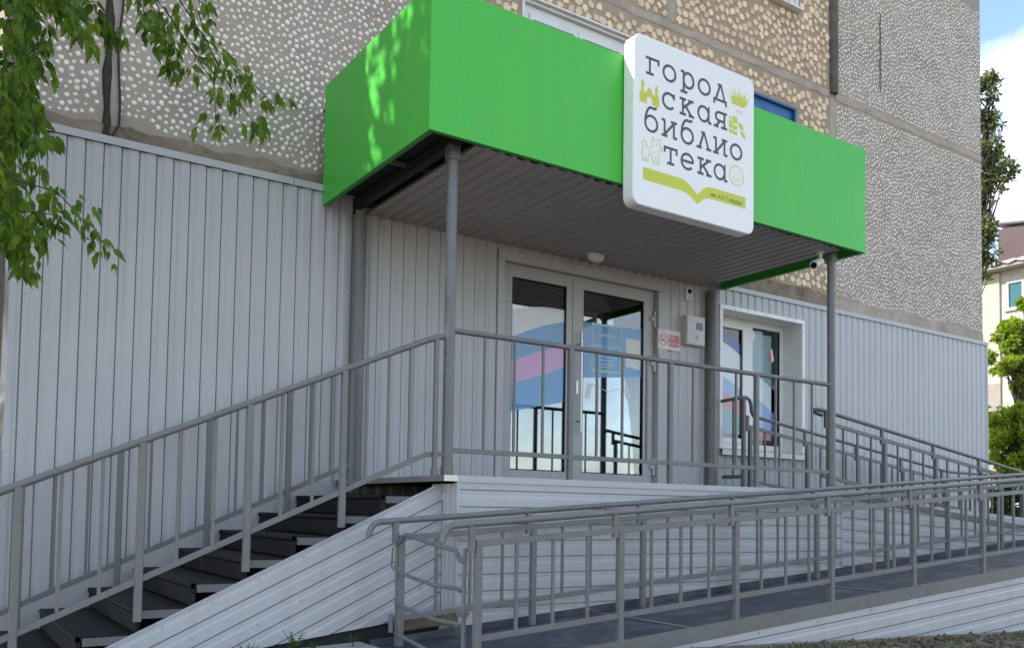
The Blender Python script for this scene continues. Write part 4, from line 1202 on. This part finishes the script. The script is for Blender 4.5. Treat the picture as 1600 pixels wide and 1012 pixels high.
OH = lambda x: 0.745 - 0.1225 * (x - 5.43)
T = thing('back_ramp_outer_railing', 'grey railing on the open side of the back ramp, behind the right front post', 'railing', (7, -1.5, -0.3))
ps = [5.30, 6.19, 7.10, 8.0, 8.9, 9.7]
railing(T, 5.43, -0.1225, (5.2, 9.7), -1.5, 0.745, ps, between(ps, 3), sub=0.105, bot=0.62, foot=0.82, stub=True, hx=(5.2, 9.8),
        extra=([(5.30, -1.42, 0.742), (5.15, -1.43, 0.765), (5.12, -1.46, 0.775), (5.14, -1.495, 0.775)], None), m='raildark')
WH = lambda x: 0.82 - 0.1225 * (x - 5.64)
T = thing('back_ramp_wall_railing', 'grey ramp railing close to the wall passing in front of the library window', 'railing', (7, -0.36, -0.3))
ps = [5.50, 6.45, 7.39, 8.3, 9.2]
railing(T, 5.64, -0.1225, (5.5, 9.2), -0.36, 0.82, ps, between(ps, 3), sub=0.125, bot=0.70, foot=0.85, stub=True, hx=(5.60, 9.25),
        extra=([(5.34, -0.10, 1.0), (5.35, -0.36, 1.015), (5.40, -0.39, 1.018), (5.46, -0.385, 1.0), (5.50, -0.375, 0.94), (5.515, -0.365, 0.88), (5.55, -0.36, 0.835)],
               [(9.4, -0.36, WH(9.25) - 0.008), (11.0, -0.36, WH(9.25) - 0.01)]), m='raildark')
part('return_post', MB().beam((5.37, -0.385, 0.0), (5.37, -0.385, 1.0), 0.04, 0.04, (0, 1, 0)), 'raildark', T)
part('return_bar', MB().beam((5.36, -0.10, 0.175), (5.37, -0.39, 0.175), 0.02, 0.04), 'raildark', T)
part('return_baluster', MB().beam((5.36, -0.25, 0.18), (5.36, -0.25, 1.0), 0.018, 0.018, (0, 1, 0)), 'raildark', T)
T = thing('platform_railing', 'grey railing round the outer edge of the far turning platform', 'railing', (11.1, -1.6, -0.43))
ps = [10.1, 11.12]
railing(T, 10, 0.0, (9.8, 11.14), -2.80, 0.375, ps, between([9.8] + ps, 3), sub=0.108, bot=0.615, foot=0.82, hx=(9.75, 11.14))
part('handrail', MB().tube([(11.14, -2.80, 0.375), (11.16, -2.6, 0.375), (11.16, -0.4, 0.375)], 0.0195, 12), 'rail', T, True)
part('top_bar', MB().beam((11.16, -2.78, 0.267), (11.16, -0.4, 0.267), 0.02, 0.036), 'rail', T)
part('bottom_bar', MB().beam((11.16, -2.78, -0.24), (11.16, -0.4, -0.24), 0.02, 0.034), 'rail', T)
for k in range(10):
    y = -2.6 + 0.24 * k
    part('post' if k % 4 == 3 else 'baluster', MB().beam((11.16, y, -0.43 if k % 4 == 3 else -0.24), (11.16, y, 0.267), 0.04 if k % 4 == 3 else 0.018, 0.04 if k % 4 == 3 else 0.018, (0, 1, 0)), 'rail', T)

# ------------------------------------------------------------------ weeds at the foot of the skirt
def weed(x, y, z, s, label):
    w = thing('weed', label, 'weed', (x, y, z), 'weeds at the foot of the stair skirt')
    mb = MB()
    n = random.randint(9, 13)
    for k in range(n):
        a = 2 * PI * k / n + random.uniform(-0.3, 0.3); e = random.uniform(0.35, 1.1)
        d = Vector((math.cos(a) * math.cos(e), math.sin(a) * math.cos(e), math.sin(e))); sd_ = d.cross(Vector((0, 0, 1))).normalized()
        L_ = s * random.uniform(0.6, 1.0); b = Vector((x, y, z + s * 0.2))
        for q in range(5):
            c_ = b + d * L_ * (0.25 + 0.17 * q); wv = s * 0.16 * (1 - 0.13 * q)
            for sg in (-1, 1):
                tip = c_ + sd_ * sg * wv + d * wv * 0.7
                mb.add([c_ - d * 0.004, c_ + d * wv * 0.45, tip], [(0, 1, 2)])
        tip = b + d * L_
        mb.add([b, b + d * L_ * 0.6 + sd_ * s * 0.03, tip, b + d * L_ * 0.6 - sd_ * s * 0.03], [(0, 1, 2, 3)])
    part('leaves', mb, 'weed', w)
    part('stem', MB().tube([(x, y, z - 0.02), (x, y, z + s * 0.4)], 0.004, 5), 'weed', w)
WL = ['small feathery weed, leftmost at the bottom edge below the stair skirt', 'middle-sized feathery weed just left of the largest one', 'largest feathery weed below the stair skirt',
      'low creeping weed beside the dark void under the skirt', 'thin weed nearest the ramp gate']
for (x, y, s), lb in zip(((-0.72, -1.86, 0.10), (-0.35, -1.86, 0.115), (-0.08, -1.86, 0.14), (0.04, -1.85, 0.06), (0.31, -1.80, 0.085)), WL):
    weed(x, y, DZ(0.42) + 0.020 - 0.034 * (0.42 - x), s, lb)

# ------------------------------------------------------------------ trees
def leaf_cloud(centres, radii, n, size, keep=None, shell=0.35):
    """small folded leaves spread through ellipsoids; returns verts, quad faces"""
    cs = np.array(centres, float); rs = np.array(radii, float)
    vol = rs.prod(1) ** 0.8; pr = vol / vol.sum()
    k = RNG.choice(len(cs), n, p=pr)
    d = RNG.normal(size=(n, 3)); d /= np.linalg.norm(d, axis=1)[:, None]
    r = (shell + (1 - shell) * RNG.random(n)) ** 0.6
    P = cs[k] + d * rs[k] * r[:, None]
    if keep is not None:
        P = P[keep(P)]; n = len(P)
    t = RNG.normal(size=(n, 3)); t[:, 2] -= 0.5; t /= np.linalg.norm(t, axis=1)[:, None]
    s = np.cross(t, RNG.normal(size=(n, 3))); s /= np.linalg.norm(s, axis=1)[:, None] + 1e-9
    nn = np.cross(t, s)
    L = size * (0.6 + 0.8 * RNG.random(n))[:, None]
    a = P; b = P + t * L * 0.45 + s * L * 0.27 + nn * L * 0.06; c = P + t * L; e = P + t * L * 0.45 - s * L * 0.27 + nn * L * 0.06
    V = np.stack([a, b, c, e], 1).reshape(-1, 3)
    F = np.arange(4 * n).reshape(n, 4)
    return V, F

def tree(name, label, cat, base, trunk_pts, r0, blobs, n, size, m, group=None, keep=None):
    T = thing(name, label, cat, base, group)
    tk = part('trunk', MB().tube(trunk_pts, r0, 10, r0 * 0.35), 'bark', T, True)
    tp = Vector(trunk_pts[-1])
    mb = MB()
    for c, r in blobs:
        c = Vector(c); s = Vector(trunk_pts[1]).lerp(tp, random.uniform(0.2, 1.0))
        mid = s.lerp(c, 0.5) + Vector((random.uniform(-.2, .2), random.uniform(-.2, .2), 0.15))
        mb.tube([s, mid, c], r0 * 0.3, 6, r0 * 0.06)
    part('branches', mb, 'bark', T, True)
    V, F = leaf_cloud([b[0] for b in blobs], [b[1] for b in blobs], n, size, keep)
    cr = grid_mesh('crown', V, F, m, T, kind='stuff')
    return T

def bpj(u, v, y):
    """a spot in the street where the pixel ray meets the plane Y=y (used to set branch tips at their real distance)"""
    d = _F + _R * (u - CX) / FPX - _U * (v - CY) / FPX
    return Vector(CAM + d * ((y - CAM[1]) / d[1]))

# gaps in the crown through which the sun reaches the canopy side, the platform corner and one post
GAPS = [((0.747, -0.99, 2.75), (0.03, 0.75), 0.9),  ((0.747, -1.5, 3.25), (0.10, 0.15), 0.4), ((1.03, -1.72, -0.25), (0.07, 0.16), 0.95),
        ((0.93, -1.62, -0.02), (0.16, 0.05), 0.95), ((1.02, -1.61, 1.55), (0.06, 0.45), 0.8), ((1.4, -1.62, 0.35), (0.05, 0.3), 0.85), ((1.05, -1.62, 0.95), (0.1, 0.1), 0.9), ((1.35, -2.8, -0.30), (0.06, 0.10), 0.95), ((3.1, -2.8, -0.6), (0.05, 0.12), 0.95),
        ((-0.7, -1.45, 2.25), (0.35, 0.35), 0.55), ((-1.4, -1.4, 1.6), (0.2, 0.5), 0.5)]
def sun_gaps(P):
    ok = np.ones(len(P), bool)
    for (x, y, z), (ry, rz), pr in GAPS:
        t_ = (x - P[:, 0]) / 2.3
        dy = (P[:, 1] - t_ * 1.0 - y) / (ry + 0.05); dz = (P[:, 2] - t_ * 1.9 - z) / (rz + 0.05)
        ok &= ~((dy * dy + dz * dz < 1) & (RNG.random(len(P)) < pr))
    # broken, drawn-out gaps: broad dapples on the canopy side
    t_ = (0.747 - P[:, 0]) / 2.3
    y = P[:, 1] - t_; z = P[:, 2] - t_ * 1.9
    f = np.sin(y * 17 + 2.2 * np.sin(z * 4.3)) * np.sin(z * 5.2 + 1.4 * np.sin(y * 9)) + 0.5 * np.sin(y * 31 - z * 9)
    ok &= ~((y > -1.9) & (y < -0.9) & (z > 2.15) & (z < 3.35) & (f > -0.12) & (RNG.random(len(P)) < 0.9))
    return ok
# the maple left of the building: its crown shades the stairs, its twigs hang into view
blobs = []
for _ in range(60):
    d = Vector((random.gauss(0, 1), random.gauss(0, 1), random.gauss(0, 1))).normalized() * random.uniform(0.2, 0.95) 
    c = (-5.0 + d.x * 2.0, 0.1 + d.y * 2.7, 4.6 + d.z * 3.9)
    blobs.append((c, [random.uniform(0.55, 1.0)] * 3))
for c in ((-4.7, 1.15, 7.1), (-4.8, 0.85, 7.5), (-4.9, 0.75, 6.9), (-5.2, 1.0, 7.9), (-4.5, 0.6, 7.4), (-5.0, 1.25, 7.6)):
    blobs.append((c, [0.5] * 3))
MT = tree('maple_tree', 'ash-leaved maple with twigs of leaves hanging into the top left corner', 'tree', (-5.0, 0.3, -1.6),
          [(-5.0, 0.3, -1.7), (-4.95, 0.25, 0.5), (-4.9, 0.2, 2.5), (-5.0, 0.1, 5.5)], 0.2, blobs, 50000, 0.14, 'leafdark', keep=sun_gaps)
# hanging sprays in front of the wall
def leaflet_mesh():
    L, W = 1.0, 0.30
    prof = [(0.0, 0.02), (0.12, 0.13), (0.32, 0.215), (0.40, 0.17), (0.54, 0.175), (0.62, 0.11), (0.80, 0.065), (1.0, 0.0)]
    mb = MB(); V = []
    for s, w in prof: V += [(s * L, -w, 0.10 * w - 0.12 * s * s), (s * L, 0, -0.02 - 0.12 * s * s), (s * L, w, 0.10 * w - 0.12 * s * s)]
    F = []
    for i in range(len(prof) - 1):
        F += [(3 * i, 3 * i + 3, 3 * i + 4, 3 * i + 1), (3 * i + 1, 3 * i + 4, 3 * i + 5, 3 * i + 2)]
    return mb.add(V, F).mesh('leaf', 'leaf', True, center=False)[0]
leaf_me = leaflet_mesh()
lv = np.array([v.co[:] for v in leaf_me.vertices]); lf = [tuple(p.vertices) for p in leaf_me.polygons]
SPR = [  # pixel path of each twig in the photograph's frame, distance plane, leaves
    ([(-60, -120), (10, 20), (45, 140), (62, 260), (60, 400)], -1.5, 46, 0.085),
    ([(-80, 0), (0, 120), (20, 240), (30, 380), (35, 410)], -1.25, 46, 0.085),
    ([(-40, 180), (20, 280), (90, 300), (130, 345), (165, 395)], -1.6, 30, 0.072),
    ([(20, -160), (90, -40), (150, 20), (185, 60)], -1.3, 44, 0.085),
    ([(-30, -130), (60, -30), (110, 10), (130, 60)], -1.7, 40, 0.09),
    ([(150, -200), (215, -60), (255, 30), (270, 110)], -1.4, 44, 0.08),
    ([(150, -200), (240, -60), (320, 60), (385, 120), (430, 165)], -1.5, 40, 0.078),
    ([(255, 10), (300, 80), (335, 130), (338, 215)], -1.55, 26, 0.075),
    ([(320, 60), (345, 110), (380, 170), (405, 205)], -1.5, 22, 0.075),
    ([(180, -200), (230, -80), (300, -10), (325, 15)], -1.3, 20, 0.075),
    ([(-30, 60), (10, 180), (50, 190), (75, 205)], -1.4, 34, 0.08),
    ([(-90, -60), (-30, 60), (5, 200), (20, 330)], -0.9, 70, 0.085),
    ([(-90, 100), (-25, 220), (10, 300), (25, 360)], -1.0, 60, 0.085),
    ([(-60, -120), (10, -20), (30, 60), (55, 190)], -0.95, 70, 0.085),
    ([(-70, 20), (-5, 90), (25, 170), (45, 230)], -1.2, 40, 0.085),
    ([(-70, 140), (-10, 240), (15, 320), (20, 390)], -1.35, 40, 0.085),
    ([(-20, -120), (40, -30), (60, 40), (60, 110)], -1.35, 40, 0.085),
    ([(130, -160), (200, -50), (225, 20), (250, 60)], -1.55, 36, 0.08),
    ([(-30, 240), (30, 330), (80, 335), (105, 340)], -1.4, 20, 0.08),
]
tw_mb = MB(); leaves = []
for path, y, n, s in SPR:
    pts = [bpj(u, v, y) for u, v in path]
    tw_mb.tube(pts, 0.0055, 6, 0.0015)
    for k in range(n):
        q = (k + random.random()) / n * 0.97 + 0.03; q = q ** 0.8
        seg = min(len(pts) - 2, int(q * (len(pts) - 1))); f_ = q * (len(pts) - 1) - seg
        c = pts[seg].lerp(pts[seg + 1], f_) + Vector((random.gauss(0, 0.035), random.gauss(0, 0.05), random.gauss(0, 0.03)))
        tdir = (pts[seg + 1] - pts[seg]).normalized()
        for _ in range(random.choice([2, 3, 3])):                  # compound leaf: a few leaflets from one stalk
            d = (tdir * 0.4 + Vector((random.gauss(0, .5), random.gauss(0, .45), -0.85 + random.gauss(0, .3)))).normalized()
            leaves.append((c + d * 0.02 + Vector((random.gauss(0, .012), random.gauss(0, .012), random.gauss(0, .012))), d, s * 1.12 * random.uniform(0.6, 1.15), random.uniform(-1.0, 1.0)))
def leaf_matrix(c, d, s, roll):
    up = Vector((0.2, -1, 0.35)) if abs(d.y) < 0.9 else Vector((0, 0, 1))
    yv = up.cross(d).normalized(); zv = d.cross(yv).normalized()
    return Matrix.Translation(c) @ Matrix((d, yv, zv)).transposed().to_4x4() @ Matrix.Rotation(roll, 4, 'X') @ Matrix.Scale(s, 4)
part('twigs', tw_mb, 'bark', MT, True)
random.shuffle(leaves)
def inview(c):
    d = np.array(c) - CAM; w = d @ _F
    u = CX + FPX * (d @ _R) / w; v = CY - FPX * (d @ _U) / w
    return 0 < u < 1600 and 0 < v < 1012
leaves.sort(key=lambda L_: 0 if inview(L_[0]) else 1)
for L_ in leaves[:298]:
    mw = leaf_matrix(*L_)
    o = bpy.data.objects.new('leaf', leaf_me); COL.objects.link(o)
    o.parent = MT
    o.matrix_local = Matrix.Translation(-ORG[MT.name]) @ mw
V, F = [], []
for L_ in leaves[298:]:
    mw = np.array(leaf_matrix(*L_)); off = len(V)
    V += [tuple(p) for p in (lv @ mw[:3, :3].T + mw[:3, 3])]
    F += [tuple(i + off for i in f_) for f_ in lf]
if V: grid_mesh('hanging_leaves', V, F, 'leaf', MT, kind='stuff', smooth=True)

# a second maple behind the first, shading the end wall
blobs = []
for _ in range(44):
    d = Vector((random.gauss(0, 1), random.gauss(0, 1), random.gauss(0, 1))).normalized() * random.uniform(0.2, 0.95)
    blobs.append(((-3.9 + d.x * 1.7, 4.0 + d.y * 3.2, 3.6 + d.z * 4.6), [random.uniform(0.6, 1.05)] * 3))
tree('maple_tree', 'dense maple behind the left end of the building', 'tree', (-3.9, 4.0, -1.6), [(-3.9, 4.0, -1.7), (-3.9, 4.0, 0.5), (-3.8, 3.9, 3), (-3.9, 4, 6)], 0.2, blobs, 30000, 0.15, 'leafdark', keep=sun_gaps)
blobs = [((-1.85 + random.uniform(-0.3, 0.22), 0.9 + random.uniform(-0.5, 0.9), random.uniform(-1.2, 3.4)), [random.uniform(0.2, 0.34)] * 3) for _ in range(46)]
tree('cover_bush', 'added dark bush covering the pale left end of the building', 'bush', (-1.9, 0.9, -1.5), [(-1.9, 0.9, -1.6), (-1.9, 0.9, 0), (-1.85, 0.95, 2.8)], 0.05, blobs, 9000, 0.09, 'leafdark')  # leaves added to cover and darken the pale end wall
for tx, ty, th, lb in ((24, -19, 2.6, 'round street bush across the yard, nearest of three'), (30, -20, 3.3, 'tall street bush across the yard, middle of three'), (38, -19, 3.4, 'wide street bush across the yard, farthest of three')):
    blobs = [((tx + random.gauss(0, 1.8), ty + random.gauss(0, 1.4), -0.6 + random.uniform(0, th - 0.8)), [random.uniform(0.5, 1.0)] * 3) for _ in range(16)]
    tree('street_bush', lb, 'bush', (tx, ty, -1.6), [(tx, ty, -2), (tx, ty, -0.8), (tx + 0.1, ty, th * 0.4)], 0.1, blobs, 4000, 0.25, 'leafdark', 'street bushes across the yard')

# trees right of the building
def along(u, v, x):
    d = _F + _R * (u - CX) / FPX - _U * (v - CY) / FPX
    return Vector(CAM + d * ((x - CAM[0]) / d[0]))
bl = []
for u, v, r in ((1538, 120, .55), (1550, 128, .35), (1556, 140, .22), (1545, 150, .3), (1538, 185, .35), (1556, 190, .28), (1566, 196, .22), (1545, 207, .22), (1536, 240, .5), (1553, 245, .45), (1560, 262, .32),
                (1545, 270, .45), (1556, 290, .3), (1540, 305, .45), (1552, 318, .22), (1536, 335, .4), (1540, 372, .3), (1548, 400, .3), (1556, 412, .25), (1542, 425, .35), (1525, 180, .9), (1515, 260, 1.1), (1518, 360, 1.1)):
    c = along(u, v, 27)
    for _ in range(5):
        bl.append((tuple(c + Vector((random.gauss(0, .36), random.gauss(0, .36), random.gauss(0, .4))) * r), [r * random.uniform(0.25, 0.5)] * 3))
b0 = along(1518, 806, 27)
tree('poplar_tree', 'tall grey green poplar showing past the right edge of the apartment block', 'tree', (b0.x, b0.y, -1.4),
     [(b0.x, b0.y, -1.5), (b0.x, b0.y, 3), (b0.x, b0.y, 8), tuple(along(1522, 130, 27))], 0.13, bl, 8500, 0.14, 'leafpop')
def bush(lst, x, name, label, n, size, m='leafbush', g='trees by the far house'):
    bl = []
    for u, v, r in lst:
        c = along(u, v, x)
        for _ in range(7):
            q = Vector((random.gauss(0, 1), random.gauss(0, 1), random.gauss(0, 0.9))) * r * 0.62
            bl.append((tuple(c + q), [r * random.uniform(0.22, 0.5)] * 3))
    u0 = lst[0][0]; b = along(u0, 806, x)
    tree(name, label, 'tree', (b.x, b.y, -1.4), [(b.x, b.y, -1.5), (b.x, b.y, 0.3), tuple(along(u0 + 5, lst[0][1] + 40, x))], 0.09, bl, n, size, m, g)
bush([(1595, 540, .5), (1585, 505, .42), (1602, 500, .42), (1578, 535, .30), (1594, 575, .5), (1612, 550, .7), (1572, 560, .22), (1590, 600, .35)], 27, 'ash_tree', 'bright yellow green young maple reaching the far house windows', 8500, 0.15)
bush([(1580, 660, .42), (1562, 655, .32), (1598, 650, .45), (1570, 690, .42), (1590, 700, .45), (1560, 715, .35), (1612, 690, .6), (1575, 725, .4), (1600, 730, .45), (1556, 690, .25)], 22, 'hazel_bush', 'bright green bush below the young maple at the right edge', 9500, 0.12)
bush([(1570, 765, .3), (1556, 790, .28), (1590, 780, .35), (1580, 810, .3), (1605, 800, .4), (1562, 820, .25)], 20, 'shade_shrub', 'dark shrub behind the ramp railings at the right edge', 3200, 0.12, 'leafdark')

# ------------------------------------------------------------------ far house
FX = 40.0
H = thing('brick_house', 'cream brick apartment house with slate roof and maroon roof box far right', 'house', (46, 14, -1.4))
holes = []
for zb in (9.40, 6.5, 3.6, 0.7):
    for yb in (13.05, 9.2, 5.4, 17.3): holes.append((yb, yb + 1.48, zb, zb + 1.32))
mb = MB()
Yl = sorted({2.0, 20.0, 14.75, *[h[0] for h in holes], *[h[1] for h in holes]}); Zl = sorted({-1.4, 11.3, *[h[2] for h in holes], *[h[3] for h in holes]})
mbr = MB()
for i in range(len(Yl) - 1):
    for j in range(len(Zl) - 1):
        cy, cz = (Yl[i] + Yl[i + 1]) / 2, (Zl[j] + Zl[j + 1]) / 2
        if any(h[0] < cy < h[1] and h[2] < cz < h[3] for h in holes): continue
        q = [(FX, Yl[i], Zl[j]), (FX, Yl[i], Zl[j + 1]), (FX, Yl[i + 1], Zl[j + 1]), (FX, Yl[i + 1], Zl[j])]
        (mb if cy < 14.75 else mbr).add(q, [(0, 1, 2, 3)])
part('plaster_wall', mb, 'plaster', H)
part('brick_wall', mbr, 'brick', H)
part('end_wall', MB().box(FX + 0.4, FX + 12, 2.0, 20.0, -1.4, 11.2), 'plaster', H)
# brick pier that stands a little proud, courses as real joints
for k in range(52):
    z = 6.0 + 0.10 * k
    part('brick_course', MB().box(FX - 0.12, FX - 0.002, 14.80, 15.9, z, z + 0.082), 'brick', H)
part('brick_pier', MB().box(FX - 0.105, FX - 0.001, 14.802, 15.898, -1.4, 11.2), 'eave', H)
for y0, y1, z0, z1 in holes:
    def fr_x(mb, a0, a1, b0, b1, w, x0, x1):
        mb.box(x0, x1, a0, a0 + w, b0, b1); mb.box(x0, x1, a1 - w, a1, b0, b1); mb.box(x0, x1, a0 + w, a1 - w, b0, b0 + w); mb.box(x0, x1, a0 + w, a1 - w, b1 - w, b1); return mb
    wd = part('window', fr_x(MB(), y0, y1, z0, z1, 0.09, FX - 0.03, FX + 0.1), 'pvc', H)
    part('pane', MB().box(FX + 0.05, FX + 0.06, y0 + 0.09, (y0 + y1) / 2 - 0.04, z0 + 0.09, z1 - 0.09), 'farglass', wd)
    part('pane', MB().box(FX + 0.05, FX + 0.06, (y0 + y1) / 2 + 0.04, y1 - 0.09, z0 + 0.09, z1 - 0.09), 'farglass', wd)
    part('mullion', MB().box(FX - 0.02, FX + 0.09, (y0 + y1) / 2 - 0.04, (y0 + y1) / 2 + 0.04, z0 + 0.09, z1 - 0.09), 'pvc', wd)
    part('sill', MB().box(FX - 0.12, FX - 0.031, y0 - 0.08, y1 + 0.08, z0 - 0.06, z0 - 0.01), 'pvc', wd)
part('eave', MB().box(FX - 0.75, FX + 0.3, 1.6, 20.4, 11.25, 11.42), 'eave', H)
rf = MB(); n = 120
V, F = [], []
for i in range(n + 1):
    y = 1.5 + 19 * i / n; dz = 0.045 * math.sin(i * PI / 2 * 1.0)
    V += [(FX - 0.85, y, 11.46 + dz), (FX + 6.0, y, 13.7 + dz), (FX - 0.85, y, 11.40 + dz)]
for i in range(n): F += [(3 * i, 3 * i + 3, 3 * i + 4, 3 * i + 1), (3 * i + 2, 3 * i + 5, 3 * i + 3, 3 * i)]
roof = part('roof', rf.add(V, F), 'slate', H)
rb = MB().box(FX + 0.2, FX + 3.0, 12.2, 15.0, 11.6, 13.05)
part('roof_box', rb, 'maroon', H)
part('roof_box_cap', MB().add([(FX + 0.05, 12.05, 13.06), (FX + 3.1, 12.05, 13.06), (FX + 3.1, 15.1, 13.55), (FX + 0.05, 15.1, 13.55), (FX + 0.05, 12.05, 13.16), (FX + 3.1, 12.05, 13.16), (FX + 3.1, 15.1, 13.65), (FX + 0.05, 15.1, 13.65)],
     [(0, 3, 2, 1), (4, 5, 6, 7), (0, 1, 5, 4), (1, 2, 6, 5), (2, 3, 7, 6), (3, 0, 4, 7)]), 'maroon', H)
part('roof_box_gable', MB().box(FX + 0.21, FX + 2.99, 13.6, 14.99, 13.0, 13.33), 'maroon', H)
AN = thing('roof_antenna', 'thin white antenna mast above the far house roof', 'antenna', (FX + 2, 13.9, 12.5))
part('mast', MB().tube([(FX + 2, 14.0, 12.4), (FX + 2, 14.0, 15.2)], 0.022, 6), 'paper', AN)
part('crossbar', MB().tube([(FX + 2, 13.8, 14.6), (FX + 2, 14.15, 14.68)], 0.015, 5), 'paper', AN)
for i, (za, zb) in enumerate(((12.15, 12.75), (11.9, 12.4))):
    tag(part('overhead_cable', MB().tube([(FX - 1.2, 16.5 - 5.5 * k / 8, za + (zb - za) * k / 8 - 0.25 * math.sin(PI * k / 8)) for k in range(9)], 0.016, 5), 'tube'),
        ('upper' if i == 0 else 'lower') + ' thin overhead cable crossing in front of the maroon roof box', 'cable', 'overhead cables')
